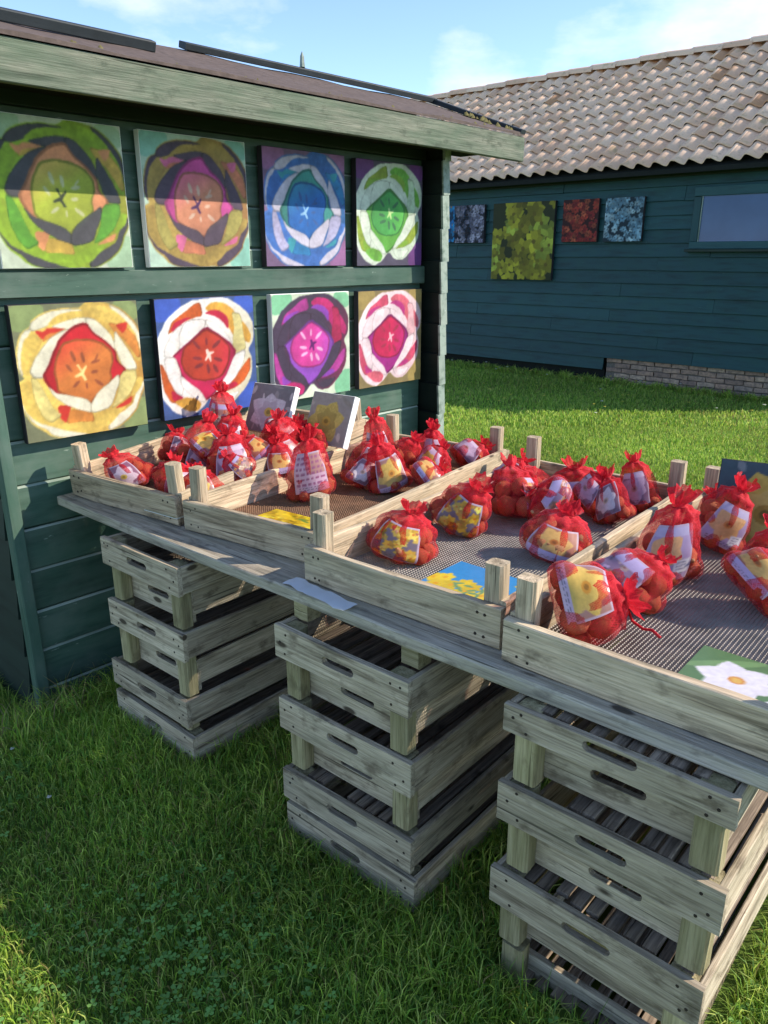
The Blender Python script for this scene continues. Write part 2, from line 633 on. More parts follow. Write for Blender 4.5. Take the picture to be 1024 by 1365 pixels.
def joined(name, parts, mat):
    V, F = [], []
    for v, f in parts:
        o = len(V)
        V += list(v); F += [tuple(i + o for i in q) for q in f]
    return mesh(name, V, F, mat)


def tube(pts, r, n=6):
    V, F = [], []
    pts = [Vector(p) for p in pts]
    for i, p in enumerate(pts):
        d = (pts[min(i + 1, len(pts) - 1)] - pts[max(i - 1, 0)]).normalized()
        a = d.orthogonal().normalized(); b = d.cross(a)
        rr = r[i] if isinstance(r, (list, tuple)) else r
        for k in range(n):
            t = 2 * math.pi * k / n
            V.append(p + a * math.cos(t) * rr + b * math.sin(t) * rr)
    for i in range(len(pts) - 1):
        for k in range(n):
            F.append((i * n + k, i * n + (k + 1) % n, (i + 1) * n + (k + 1) % n, (i + 1) * n + k))
    F.append(tuple(range(n - 1, -1, -1))); F.append(tuple(range((len(pts) - 1) * n, len(pts) * n)))
    return V, F


# ------------------------------------------------------------------ flat prints (colour per vertex of a fine sheet)
def inside(poly, X, Y):
    poly = np.asarray(poly, float)
    res = np.zeros(X.shape, bool)
    x0, y0 = poly[-1]
    for x1, y1 in poly:
        c = ((y1 > Y) != (y0 > Y)) & (X < (x0 - x1) * (Y - y1) / ((y0 - y1) + 1e-12) + x1)
        res ^= c
        x0, y0 = x1, y1
    return res


def ell(cx, cy, a, b, ang=0, n=14):
    t = np.linspace(0, 2 * np.pi, n, endpoint=False)
    ca, sa = math.cos(R(ang)), math.sin(R(ang))
    x, y = a * np.cos(t), b * np.sin(t)
    return np.stack([cx + x * ca - y * sa, cy + x * sa + y * ca], 1)


def petal(cx, cy, r0, r1, w, ang, n=9):
    """pointed petal from radius r0 to r1"""
    t = np.linspace(0, 1, n)
    prof = w * np.sin(np.pi * (t ** 0.8)) ** 0.8
    rr = r0 + (r1 - r0) * t
    pts = np.concatenate([np.stack([rr, prof], 1), np.stack([rr[::-1], -prof[::-1]], 1)])
    ca, sa = math.cos(ang), math.sin(ang)
    return np.stack([cx + pts[:, 0] * ca - pts[:, 1] * sa, cy + pts[:, 0] * sa + pts[:, 1] * ca], 1)


def vnoise(n, cells, seed):
    r = np.random.default_rng(seed)
    g = r.random((cells + 2, cells + 2))
    x = np.linspace(0, cells, n)
    i = x.astype(int); f = x - i; f = f * f * (3 - 2 * f)
    A = g[np.ix_(i, i)]; B = g[np.ix_(i, i + 1)]; Cc = g[np.ix_(i + 1, i)]; Dd = g[np.ix_(i + 1, i + 1)]
    fx = f[None, :]; fy = f[:, None]
    return (A * (1 - fx) + B * fx) * (1 - fy) + (Cc * (1 - fx) + Dd * fx) * fy


class Painter:
    """paints polygons in 0..1 coordinates (y up) on a 2x oversampled raster"""
    def __init__(self, n, bg, seed=0):
        self.n = n; self.s = n * 2
        c = (np.arange(self.s) + 0.5) / self.s
        self.X, self.Y = np.meshgrid(c, c)
        self.im = np.ones((self.s, self.s, 3)) * np.asarray(bg, float)
        self.wx = (vnoise(self.s, 26, seed + 1) - .5) * .005
        self.wy = (vnoise(self.s, 26, seed + 2) - .5) * .005
        self.seed = seed
        self.tip = None

    def poly(self, pts, c, soft=0, shade=0.0):
        pts = np.asarray(pts, float)
        if soft:
            pts = pts.mean(0) + (pts - pts.mean(0)) * 1.03
        for _ in range(soft):
            nx = np.roll(pts, -1, 0)
            pts = np.stack([pts * .82 + nx * .18, pts * .18 + nx * .82], 1).reshape(-1, 2)
        lo, hi = pts.min(0) - .02, pts.max(0) + .02
        x0, y0 = np.clip((lo * self.s).astype(int), 0, self.s); x1, y1 = np.clip((hi * self.s).astype(int) + 1, 0, self.s)
        if x1 <= x0 or y1 <= y0: return
        sl = (slice(y0, y1), slice(x0, x1))
        m = inside(pts, self.X[sl] + self.wx[sl], self.Y[sl] + self.wy[sl])
        if isinstance(c, tuple) and len(c) == 2:          # streaked fill between two colours
            g = vnoise(self.s, 40, self.seed + len(pts))[sl][..., None]
            cc = np.asarray(c[0], float) * (1 - g) + np.asarray(c[1], float) * g
            if shade:
                cen = pts.mean(0); rad = np.hypot(*(pts - cen).T).max() + 1e-6
                ax = cen - .5; ax = ax / (np.hypot(*ax) + 1e-6)
                t = ((self.X[sl] - cen[0]) * ax[0] + (self.Y[sl] - cen[1]) * ax[1]) / rad
                rd = np.hypot(self.X[sl] - .5, self.Y[sl] - .5); an = np.arctan2(self.Y[sl] - .5, self.X[sl] - .5)
                vein = np.sin(an * 46 + 6 * np.sin(rd * 9 + self.seed)) * .5 + np.sin(an * 83 + 3) * .5
                if self.tip is not None:
                    kk = (np.clip(-t * 1.1 - .15, 0, 1) * .55)[..., None]
                    cc = cc * (1 - kk) + self.tip * kk
                cc = np.clip(cc * (1 + shade * t + .025 * vein)[..., None], 0, 255)
            self.im[sl] = np.where(m[..., None], cc, self.im[sl])
        else:
            self.im[sl] = np.where(m[..., None], np.asarray(c, float), self.im[sl])

    def out(self):
        a = self.im.reshape(self.n, 2, self.n, 2, 3).mean((1, 3))
        return a


def print_sheet(name, img, W, Hh, mat, fn=None, k=0.9):
    """img[row from bottom, col] -> sheet in the local XZ plane facing -Y (or mapped by fn(u,v))"""
    ny, nx = img.shape[:2]
    uu, vv = np.meshgrid(np.linspace(0, 1, nx), np.linspace(0, 1, ny))
    if fn is None:
        V = np.stack([(uu - .5) * W, np.zeros_like(uu), (vv - .5) * Hh], -1).reshape(-1, 3)
    else:
        V = fn(uu, vv).reshape(-1, 3)
    i = np.arange(ny * nx).reshape(ny, nx)
    a, b, c, d = i[:-1, :-1].ravel(), i[:-1, 1:].ravel(), i[1:, 1:].ravel(), i[1:, :-1].ravel()
    T = np.concatenate([np.stack([a, b, c], 1), np.stack([a, c, d], 1)])
    return tri_mesh(name, V, T, mat, lin(img.reshape(-1, 3)) * k, smooth=fn is not None)


# tulip seen from above: outlines in picture units
def quad_map(q):
    """inverse perspective map of the four corners TL TR BR BL to the unit square"""
    src = np.array(q, float); dst = np.array([(0, 1), (1, 1), (1, 0), (0, 0)], float)
    A = []
    for (x, y), (X, Y) in zip(src, dst):
        A.append([x, y, 1, 0, 0, 0, -X * x, -X * y, -X]); A.append([0, 0, 0, x, y, 1, -Y * x, -Y * y, -Y])
    h = np.linalg.svd(np.array(A))[2][-1].reshape(3, 3)

    def f(pts):
        p = np.c_[np.asarray(pts, float), np.ones(len(pts))] @ h.T
        return p[:, :2] / p[:, 2:]
    return f


TUL_A = [('pet', [(530,110),(545,100),(620,100),(700,115),(760,145),(810,190),(850,240),(880,300),(890,380),(895,440),(880,500),(890,530),(905,560),(908,620),(895,670),(870,730),(850,800),(800,860),(740,910),(690,935),(600,945),(560,975),(500,970),(440,975),(370,980),(310,965),(260,930),(200,890),(150,820),(120,770),(110,700),(105,640),(115,605),(160,580),(130,555),(108,500),(105,430),(115,360),(135,300),(160,270),(195,250),(210,210),(260,170),(330,145),(420,132),(500,138)]),
 ('edge', [(195,250),(210,210),(260,170),(330,145),(420,132),(525,140),(450,150),(370,175),(300,235),(220,262)]),
 ('edge', [(700,115),(760,145),(810,190),(850,240),(880,300),(890,380),(880,400),(860,320),(820,240),(770,190),(720,150)]),
 ('edge', [(105,430),(115,360),(135,300),(160,270),(200,262),(165,320),(135,400),(125,470),(140,540),(130,555),(108,500)]),
 ('edge', [(110,690),(120,770),(150,820),(200,890),(270,925),(310,965),(370,980),(440,975),(540,965),(400,940),(330,920),(270,900),(220,870),(160,800),(125,730)]),
 ('edge', [(690,935),(740,910),(800,860),(850,800),(870,730),(895,670),(905,620),(880,640),(850,700),(830,770),(780,810),(720,850),(680,910)]),
 ('pet', [(300,230),(370,165),(450,145),(528,150),(530,190),(450,200),(350,225)]),
 ('pet', [(545,105),(620,108),(690,125),(740,160),(800,215),(760,225),(720,240),(690,230),(620,215),(560,195),(535,165)]),
 ('pet', [(125,430),(150,330),(200,285),(240,310),(270,330),(240,390),(210,450),(190,520),(165,570),(130,540)]),
 ('pet', [(112,620),(165,600),(190,620),(200,700),(230,790),(270,860),(260,895),(200,870),(140,800),(115,720)]),
 ('pet', [(280,905),(340,850),(420,810),(560,820),(580,850),(590,900),(560,950),(470,950),(380,930),(320,915)]),
 ('pet', [(600,830),(700,800),(800,770),(720,860),(680,910),(600,935),(590,880)]),
 ('pet', [(800,230),(850,290),(880,380),(885,480),(850,470),(820,400),(790,330),(770,290)]),
 ('pet', [(860,590),(900,590),(890,650),(850,700),(820,720),(840,660)]),
 ('pet2', [(270,340),(290,290),(310,260),(420,255),(390,280),(330,310)]),
 ('pet2', [(430,800),(560,815),(580,880),(500,880),(410,890),(420,840)]),
 ('pet2', [(690,230),(730,290),(790,340),(860,450),(880,440),(860,330),(800,260)]),
 ('red', [(215,265),(275,275),(300,250),(420,250),(380,275),(300,290),(270,330)]),
 ('red', [(730,240),(805,220),(800,265),(775,300),(750,270)]),
 ('red', [(350,770),(440,770),(420,830),(400,890),(360,850)]),
 ('red', [(715,800),(830,710),(820,760),(760,790)]),
 ('edge', [(330,240),(400,215),(480,190),(545,190),(548,235),(480,258),(400,255)]),
 ('edge', [(550,195),(600,205),(650,250),(700,310),(725,380),(715,405),(650,345),(590,310),(555,255)]),
 ('edge', [(460,262),(430,300),(380,340),(345,420),(310,510),(275,570),(215,570),(190,530),(215,460),(260,390),(320,320),(390,280)]),
 ('edge', [(730,280),(770,350),(810,410),(850,490),(855,530),(790,530),(760,480),(740,420),(725,380)]),
 ('edge2', [(190,590),(230,600),(280,700),(320,790),(370,830),(300,880),(250,830),(210,740)]),
 ('cupred', [(465,265),(545,240),(590,310),(650,350),(715,420),(720,480),(775,530),(745,575),(680,630),(610,690),(560,750),(520,722),(430,703),(350,680),(280,570),(320,500),(350,420),(390,340)]),
 ('cup', [(400,370),(470,345),(560,345),(640,370),(690,420),(700,480),(680,540),(690,600),(640,660),(590,700),(560,745),(520,720),(440,700),(370,670),(360,600),(350,540),(360,470)]),
 ('edge', [(300,640),(350,690),(430,705),(520,725),(560,760),(565,815),(490,800),(400,760),(340,710)]),
 ('edge', [(570,765),(610,690),(680,630),(740,575),(745,620),(720,690),(690,780),(600,815),(570,810)]),
 ('edge2', [(760,560),(850,545),(855,600),(820,690),(760,750),(700,790),(740,700)])]
A_STAM = [(458,440,45,16,70), (520,450,42,15,80), (430,520,36,13,55), (475,628,36,14,-45), (542,640,24,9,85), (620,620,38,15,35), (600,478,34,14,-20), (592,546,26,14,-15), (606,450,30,8,-60)]
A_PIST = [[(508,545), (478,495), (492,492), (514,535), (540,500), (546,512), (522,560), (545,600), (530,605), (508,572), (470,585), (466,572)]]
A_Q = [(55, 95), (865, 80), (930, 910), (150, 1030)]
TUL_B = [('edge', [(440,115),(540,100),(660,95),(760,150),(840,220),(885,310),(890,440),(850,510),(885,580),(885,720),(840,820),(740,940),(640,960),(560,890),(500,980),(400,1050),(280,1010),(200,920),(150,820),(125,640),(150,560),(110,540),(130,430),(200,270),(290,180),(390,120)]),
 ('pet2', [(215,370),(250,270),(330,210),(400,150),(450,130),(475,230),(400,250),(330,280),(250,350)]),
 ('red', [(225,350),(260,280),(340,250),(400,240),(330,280),(255,350)]),
 ('pet', [(500,170),(560,120),(660,130),(740,190),(765,300),(740,400),(700,330),(640,270),(560,220)]),
 ('red', [(500,215),(560,180),(640,200),(690,250),(695,345),(640,270),(560,225)]),
 ('pet', [(790,260),(850,330),(880,400),(870,460),(830,440),(800,360)]),
 ('pet2', [(150,640),(180,650),(240,800),(330,890),(300,940),(240,930),(185,830)]),
 ('red', [(245,840),(300,860),(350,905),(260,935)]),
 ('pet', [(270,940),(360,900),(450,910),(490,950),(470,1010),(380,1015)]),
 ('pet2', [(640,860),(700,830),(800,680),(870,580),(875,680),(820,780),(740,830)]),
 ('red', [(640,850),(700,800),(760,770),(790,800),(730,835)]),
 ('edge2', [(720,215),(790,230),(815,380),(840,500),(745,560),(735,420),(745,320)]),
 ('edge', [(340,290),(420,265),(500,270),(500,330),(440,410),(360,460),(310,510),(300,400)]),
 ('edge', [(510,265),(580,290),(680,380),(735,480),(640,400),(540,350)]),
 ('edge', [(320,300),(250,360),(190,480),(185,560),(260,570),(300,500),(295,390)]),
 ('cupred', [(510,340),(600,400),(700,470),(745,540),(710,680),(640,800),(560,880),(520,905),(470,840),(380,770),(330,700),(310,620),(265,575),(320,520),(400,450)]),
 ('cup', [(510,355),(580,390),(650,440),(700,500),(690,620),(640,720),(540,750),(430,740),(360,680),(330,600),(350,500),(420,440)]),
 ('edge', [(185,580),(270,580),(310,680),(340,800),(330,880),(280,850),(210,720)]),
 ('edge', [(320,720),(400,790),(480,850),(530,930),(480,930),(380,860),(330,800)]),
 ('edge', [(750,560),(830,520),(820,620),(760,740),(680,820),(600,880),(640,800),(700,700)]),
 ('edge', [(600,870),(700,880),(800,850),(740,930),(660,950)])]
B_STAM = [(440,470,50,17,48), (520,440,36,11,85), (600,465,52,19,-48), (450,580,44,19,8), (465,640,42,19,-25), (540,665,46,18,80), (600,665,46,18,60), (620,590,42,19,20)]
B_PIST = [[(515,510), (530,500), (545,530), (580,520), (588,530), (556,552), (566,600), (556,610), (538,572), (520,600), (510,596), (526,552)]]
B_Q = [(84, 90), (885, 66), (957, 978), (193, 1096)]
fA, fB = quad_map(A_Q), quad_map(B_Q)


def tulip_img(kind, P, seed, n=112):
    T, S, G, f = (TUL_A, A_STAM, A_PIST, fA) if kind == 'A' else (TUL_B, B_STAM, B_PIST, fB)
    p = Painter(n, P['bg'], seed)
    for (x, y, a, b, g) in ((.1, .92, .16, .10, 20), (.92, .1, .16, .12, 40), (.9, .93, .12, .08, -20)):
        p.poly(ell(x, y, a, b, g), P['bg2'])
    for i_, (k, pts) in enumerate(T):
        c = P.get(k, P['edge'])
        c = np.asarray(c, float)
        p.tip = np.asarray(P['edge2' if k == 'edge' else ('pet2' if k == 'pet' else ('cupred' if k == 'cup' else k))], float)
        if i_ > 0 and k in ('edge', 'edge2', 'cup', 'cupred', 'pet2'):
            q_ = f(pts); q_ = q_.mean(0) + (q_ - q_.mean(0)) * 1.07
            p.poly(q_, c * .64 + p.tip * .06, 1)
        p.poly(f(pts), (c, np.clip(c * (0.84 if k in ('pet', 'pet2', 'edge2') else .95) + 5, 0, 255)), 1, {'pet': .16, 'pet2': .2, 'edge2': .14, 'edge': .07, 'cup': -.1, 'cupred': .12}.get(k, .1))
    # petals blend from the rim colour to the flame colour
    for e in S:
        p.poly(f(ell(e[0], e[1], e[2] * .9, e[3] * .8, e[4])), np.asarray(P['stam']) * .72 + np.asarray(P['cup']) * .28)
    for g in G:
        p.poly(f(g), P['pist'])
    g = vnoise(n, 14, seed + 9)[..., None]
    o_ = p.out()
    q_ = np.pad(o_, ((1, 1), (1, 1), (0, 0)), 'edge')
    bl = (q_[:-2, 1:-1] + q_[2:, 1:-1] + q_[1:-1, :-2] + q_[1:-1, 2:]) / 4
    return (o_ * .6 + bl * .4) * (0.93 + 0.12 * g)


PAL = {
 'r1': dict(bg=(212, 222, 196), bg2=(176, 206, 168), edge=(84, 82, 86), edge2=(110, 180, 62), pet=(158, 192, 56), pet2=(226, 186, 84), red=(232, 156, 104), cupred=(226, 150, 104), cup=(178, 190, 66), stam=(218, 214, 190), pist=(58, 66, 48)),
 'r2': dict(bg=(196, 222, 200), bg2=(150, 206, 186), edge=(92, 76, 92), edge2=(190, 176, 96), pet=(188, 158, 84), pet2=(228, 140, 104), red=(228, 116, 160), cupred=(214, 84, 160), cup=(222, 146, 112), stam=(228, 206, 186), pist=(78, 44, 96)),
 'r3': dict(bg=(132, 104, 138), bg2=(164, 112, 160), edge=(214, 206, 224), edge2=(196, 190, 226), pet=(74, 122, 202), pet2=(58, 142, 204), red=(66, 160, 176), cupred=(66, 148, 140), cup=(46, 112, 194), stam=(72, 96, 150), pist=(166, 208, 244)),
 'r4': dict(bg=(88, 80, 100), bg2=(112, 64, 128), edge=(226, 236, 216), edge2=(208, 232, 196), pet=(124, 194, 72), pet2=(160, 182, 62), red=(138, 180, 58), cupred=(98, 170, 66), cup=(82, 174, 84), stam=(62, 96, 78), pist=(206, 236, 156)),
 'q1': dict(bg=(128, 130, 98), bg2=(146, 162, 104), edge=(246, 238, 208), edge2=(248, 226, 140), pet=(246, 208, 104), pet2=(240, 152, 70), red=(214, 58, 44), cupred=(206, 36, 46), cup=(224, 130, 62), stam=(134, 68, 50), pist=(248, 224, 146)),
 'q2': dict(bg=(72, 96, 152), bg2=(70, 100, 196), edge=(250, 242, 234), edge2=(240, 224, 150), pet=(236, 176, 72), pet2=(228, 104, 42), red=(196, 36, 66), cupred=(198, 36, 84), cup=(200, 66, 44), stam=(112, 44, 54), pist=(255, 222, 206)),
 'q3': dict(bg=(226, 236, 208), bg2=(140, 206, 160), edge=(74, 58, 80), edge2=(190, 40, 90), pet=(206, 44, 116), pet2=(196, 66, 158), red=(148, 68, 180), cupred=(148, 76, 186), cup=(226, 68, 160), stam=(250, 224, 242), pist=(104, 26, 108)),
 'q4': dict(bg=(146, 126, 84), bg2=(170, 146, 86), edge=(250, 222, 226), edge2=(246, 190, 196), pet=(236, 108, 126), pet2=(228, 84, 116), red=(196, 52, 130), cupred=(166, 36, 130), cup=(214, 36, 88), stam=(160, 52, 76), pist=(252, 188, 198)),
}


def flower_img(n, bg, pet, centre, seed, size=0.42, cx=.5, cy=.5, npet=6, extra=None, mid=None):
    p = Painter(n, bg, seed)
    p.tip = None
    r = np.random.default_rng(seed)
    if extra is not None:
        for k in range(14):
            p.poly(ell(r.random(), r.random(), .05 + .1 * r.random(), .02 + .03 * r.random(), r.random() * 180), np.asarray(extra) * (.8 + .4 * r.random()))
    a0 = r.random() * 6
    pet = np.asarray(pet, float)
    for k in range(npet):
        a = a0 + 2 * math.pi * k / npet + r.normal(0, .08)
        p.poly(petal(cx, cy, .0, size * (1 + r.normal(0, .06)), size * .42, a), (pet * (.86 + .1 * r.random()), np.minimum(pet * 1.04, 255)))
    if mid is not None:
        for k in range(npet):
            a = a0 + 2 * math.pi * (k + .5) / npet
            p.poly(petal(cx, cy, .0, size * .62, size * .26, a), mid)
    p.poly(ell(cx, cy, size * .24, size * .22), centre)
    p.poly(ell(cx, cy, size * .12, size * .11), np.asarray(centre) * .75)
    return p


def many_img(n, bg, cols, seed, num=40, size=.12, centre=(180, 120, 60), npet=6):
    p = Painter(n, bg, seed)
    r = np.random.default_rng(seed)
    for k in range(num):
        x, y = r.random(2)
        c = np.asarray(cols[r.integers(len(cols))], float) * (.82 + .3 * r.random())
        s = size * (.7 + .6 * r.random()); a0 = r.random() * 6
        for j in range(npet):
            p.poly(petal(x, y, 0, s, s * .36, a0 + 2 * math.pi * j / npet, 6), np.clip(c * r.uniform(.72, 1.12), 0, 255))
        p.poly(ell(x, y, s * .2, s * .2, 0, 8), centre)
    return p


def canvas(name, label, cat, loc, rz, W, Hh, T, img, edge, group=None, tilt=0.0, k=0.74):
    """stretched canvas: a box with rounded edges and a printed front"""
    o = place(name, board_mesh(W, Hh, T, edge, 0.002, 1, 0.0, 1), None, loc, (tilt, 0, rz))
    tag(o, label, cat, group)
    pr = place('print', print_sheet('print', img, W - .004, Hh - .004, M['print'], k=k), o, (0, -T / 2 - .0015, 0))
    return o


# ------------------------------------------------------------------ ground
def axis(lo, hi, step, far, grow=1.35):
    a = list(np.arange(lo, hi + 1e-6, step))
    d = step
    while a[-1] < far:
        d *= grow; a.append(a[-1] + d)
    d = step
    while a[0] > -far:
        d *= grow; a.insert(0, a[0] - d)
    return np.array(a)


gx, gy = axis(-5, 9, .14, 400), axis(-2, 12, .14, 400)
GX, GY = np.meshgrid(gx, gy)
GZ = ground_z(GX, GY)
gi = np.arange(GX.size).reshape(GX.shape)
ga, gb, gc, gd = gi[:-1, :-1].ravel(), gi[:-1, 1:].ravel(), gi[1:, 1:].ravel(), gi[1:, :-1].ravel()
lawn = place('lawn', tri_mesh('lawn', np.stack([GX.ravel(), GY.ravel(), GZ.ravel()], 1),
             np.concatenate([np.stack([ga, gb, gc], 1), np.stack([ga, gc, gd], 1)]), M['soil'], smooth=True))
tag(lawn, kind='structure')

# ------------------------------------------------------------------ garden shed
S0, S1 = 0.96, 3.135
shed = empty('garden_shed', SP(2.0, 0, -0.1), AS)
tag(shed, 'dark green wooden shed with boarded wall and low overhanging felt roof', 'shed')


def sh(s, w, z):                     # shed-local coordinates
    return (s - 2.0, -w, z + 0.1)


V, F = box_vf(S0 - 2.0 + .03, S1 - 2.0, .035, 1.65, -.15, 2.2)
wall = place('wall', mesh('wall', V, F, M['shed_dark']), shed)
for i in range(-6, 9):
    zc = 0.784 + .16 * i + .08
    if zc > 2.08: continue
    L = S1 - S0
    place('wall_board', board_mesh(L, .158, .024, 'shed', .007, i % 4, .0006, 4, 'shed_edge'), wall, sh((S0 + S1) / 2, -.012, zc))
# side walls' lapped boards: far end (stands proud as a fin) and near end
for i in range(15):
    zc = -.1 + .155 * i
    place('end_board', board_mesh(1.85, .17, .02, 'fin', .002, i % 3), wall, sh(S1 + .022, -.795, zc), (R(-5), 0, R(90)))
    place('end_board_trim', board_mesh(.012, .155, .05, 'shed_edge', .002, i % 3, .001, 1), wall, sh(S1 + .027, .136, zc), (R(-4), 0, R(90)))
    place('end_board', board_mesh(1.6, .17, .02, 'shed_dark', .002, i % 3), wall, sh(S0 - .012, -.83, zc), (R(5), 0, R(90)))
place('corner_post', board_mesh(2.3, .045, .05, 'shed', .004, 2), shed, sh(S0 - .004, .012, .97), (0, R(-90), 0))
place('rail', board_mesh(L, .085, .03, 'shed', .004, 5), shed, sh((S0 + S1) / 2, .016, 1.462))
place('wall_plate', board_mesh(L, .10, .03, 'shed_dark', .003, 6), shed, sh((S0 + S1) / 2, .016, 2.05))
# eaves
FL = 3.56 - (-.4)
place('fascia_board', board_mesh(FL, .112, .026, 'fascia', .003, 3, .0012, 8), shed, sh((-.4 + 3.56) / 2, .30, 2.064))
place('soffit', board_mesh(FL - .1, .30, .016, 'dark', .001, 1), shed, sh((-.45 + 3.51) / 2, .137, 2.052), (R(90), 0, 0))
t1 = .36
# roof: front slope, ridge, back slope as one folded felt sheet with thickness
x0, x1 = -.4 - 2.0, 3.55 - 2.0
prof = [(-.318, 2.134), (.0, 2.235), (.29, 2.338), (1.0, 2.12), (1.75, 1.9)]
V, F = [], []
nseg = 24
for j in range(nseg + 1):
    x = x0 + (x1 - x0) * j / nseg
    for (y, z) in prof:
        V.append((x, y, z + .1 + .004 * math.sin(j * 1.7 + y * 5)))
    for (y, z) in prof:
        V.append((x, y, z + .1 - .010))
m_ = len(prof)
for j in range(nseg):
    a, b2 = j * 2 * m_, (j + 1) * 2 * m_
    for k in range(m_ - 1):
        F.append((a + k, b2 + k, b2 + k + 1, a + k + 1))
        F.append((a + m_ + k, a + m_ + k + 1, b2 + m_ + k + 1, b2 + m_ + k))
    F.append((a, a + m_, b2 + m_, b2)); F.append((a + m_ - 1, b2 + m_ - 1, b2 + 2 * m_ - 1, a + 2 * m_ - 1))
for a in (0, nseg * 2 * m_):
    for k in range(m_ - 1):
        F.append((a + k, a + k + 1, a + m_ + k + 1, a + m_ + k))
roof = place('roof', mesh('roof', V, F, M['felt']), shed)
sa = math.atan(t1)
place('roof_batten', board_mesh(2.0, .034, .04, 'batten', .003, 1), roof, (.66 - 2.0, -.03, 2.246 + .1), (sa, 0, 0))
place('roof_batten', board_mesh(1.56, .026, .05, 'batten', .003, 2), roof, (2.76 - 2.0, .27, 2.352 + .1), (sa, 0, 0))
place('roof_batten', board_mesh(.68, .024, .04, 'batten', .003, 3), roof, (3.535 - 2.0, .0, 2.250 + .1), (0, -sa, R(90)))
V = []; F = []
r_ = np.random.default_rng(3)
for k in range(30):
    x = (3.45 + .1 * r_.random()) - 2; y = -.30 + .35 * r_.random(); z = 2.125 + (y + .318) * t1 + .1
    s = .012 + .014 * r_.random(); o = len(V)
    V += [(x - s, y, z), (x, y - s, z), (x + s, y, z), (x, y + s, z), (x, y, z + s * 1.1)]
    F += [(o, o + 1, o + 4), (o + 1, o + 2, o + 4), (o + 2, o + 3, o + 4), (o + 3, o, o + 4)]
for k in range(40):
    x = -2.2 + 3.7 * r_.random(); y = -.30 + .06 * r_.random(); z = 2.125 + (y + .318) * t1 + .1
    s = .006 + .010 * r_.random(); o = len(V)
    V += [(x - s, y, z), (x, y - s, z), (x + s, y, z), (x, y + s, z), (x, y, z + s)]
    F += [(o, o + 1, o + 4), (o + 1, o + 2, o + 4), (o + 2, o + 3, o + 4), (o + 3, o, o + 4)]
tag(place('moss', mesh('moss', V, F, M['moss'], True), roof), kind='stuff')
V, F = tube([(0, 0, -.03), (0, 0, .015), (0, 0, .035)], [.014, .010, .001], 6)
place('roof_vent', mesh('roof_vent', V, F, M['shed_edge']), roof, (2.62 - 2.0, .28, 2.40 + .1))

# canvases on the shed wall
CANV = [
 ('r1', 'A', 1.035, 1.514, 'white', 'green tulip canvas with grey petal rims, upper row leftmost by the shed corner'),
 ('r2', 'A', 1.563, 1.514, 'white', 'tulip canvas in dull orange and magenta on pale mint, in the upper row'),
 ('r3', 'A', 2.105, 1.512, 'black_edge', 'blue tulip canvas with white petal rims on a mauve ground'),
 ('r4', 'B', 2.635, 1.510, 'black_edge', 'bright green and white tulip canvas on a dark purple ground'),
 ('q1', 'A', 1.030, .940, 'black_edge', 'yellow and cream tulip canvas with red and orange centre, lower row'),
 ('q2', 'B', 1.560, .940, 'black_edge', 'red and white tulip canvas on blue, behind the leftmost heap of bags'),
 ('q3', 'B', 2.115, .938, 'white', 'purple and magenta tulip canvas with white stamens on pale green'),
 ('q4', 'B', 2.635, .936, 'black_edge', 'pink tulip canvas on an olive ground, lower row nearest the far corner'),
]
for i, (k, ty, s, z, edge, lab) in enumerate(CANV):
    off = .028 if z > 1.4 else .034
    canvas('tulip_canvas', lab, 'canvas print', SP(s + .23, off, z + .23), AS, .46, .462, .028, tulip_img(ty, PAL[k], 11 + i),
           edge, 'tulip canvases on the shed wall')

# ------------------------------------------------------------------ barn
B0, B1 = -11.5, -1.79
barn = empty('barn', BP(-5, 0, 0), AS - R(90))
tag(barn, 'long teal boarded barn with a clay pantile roof behind the lawn', 'barn')


def bn(t, d, z):
    return (t + 5, -d, z)


# body with gables
EZ, RZ, RD = 2.52, 4.13, 2.2
V = [bn(B0, -.03, .30), bn(B1, -.03, .30), bn(B1, -.03, EZ - .05), bn(B0, -.03, EZ - .05), bn(B0, -4.4, .30), bn(B1, -4.4, .30),
     bn(B1, -4.4, EZ - .05), bn(B0, -4.4, EZ - .05), bn(B0, -RD, RZ - .16), bn(B1, -RD, RZ - .16)]
F = [(0, 1, 2, 3), (5, 4, 7, 6), (1, 5, 6, 9, 2), (4, 0, 3, 8, 7), (3, 2, 9, 8), (6, 7, 8, 9), (0, 4, 5, 1)]
bwall = place('wall', mesh('wall', V, F, M['barn']), barn)
for i in range(14):
    zc = .316 + .155 * i + .0775
    cuts = [B0, -7.6 + .9 * math.sin(i * 2.4), -4.6 + 1.1 * math.sin(i * 1.7 + 1), B1 + .01]
    for a_, b_ in zip(cuts, cuts[1:]):
        place('wall_board', board_mesh(round(b_ - a_ - .004, 2), .172, .024, 'barn', .002, i % 4, .0012, 5), bwall, bn((a_ + b_) / 2, .003, zc + random.gauss(0, .002)), (R(-8) + random.gauss(0, .008), 0, 0))
place('wall_board', board_mesh(-4.83 - B0, .17, .018, 'barn', .002, 2, .0007, 10), bwall, bn((B0 - 4.83) / 2, .003, .316 - .0775), (R(-6), 0, 0))
place('eave_board', board_mesh(B1 - B0, .10, .03, 'shed_dark', .002, 2), barn, bn((B0 + B1) / 2, .03, 2.475))
place('corner_board', board_mesh(2.2, .09, .03, 'barn_frame', .003, 2), barn, bn(B1 - .03, .03, 1.36), (0, R(-90), 0))
V, F = box_vf(B0 + 5, -4.85 + 5, .09, 4.2, -.15, .33)
place('base', mesh('base', V, F, M['dark']), barn)
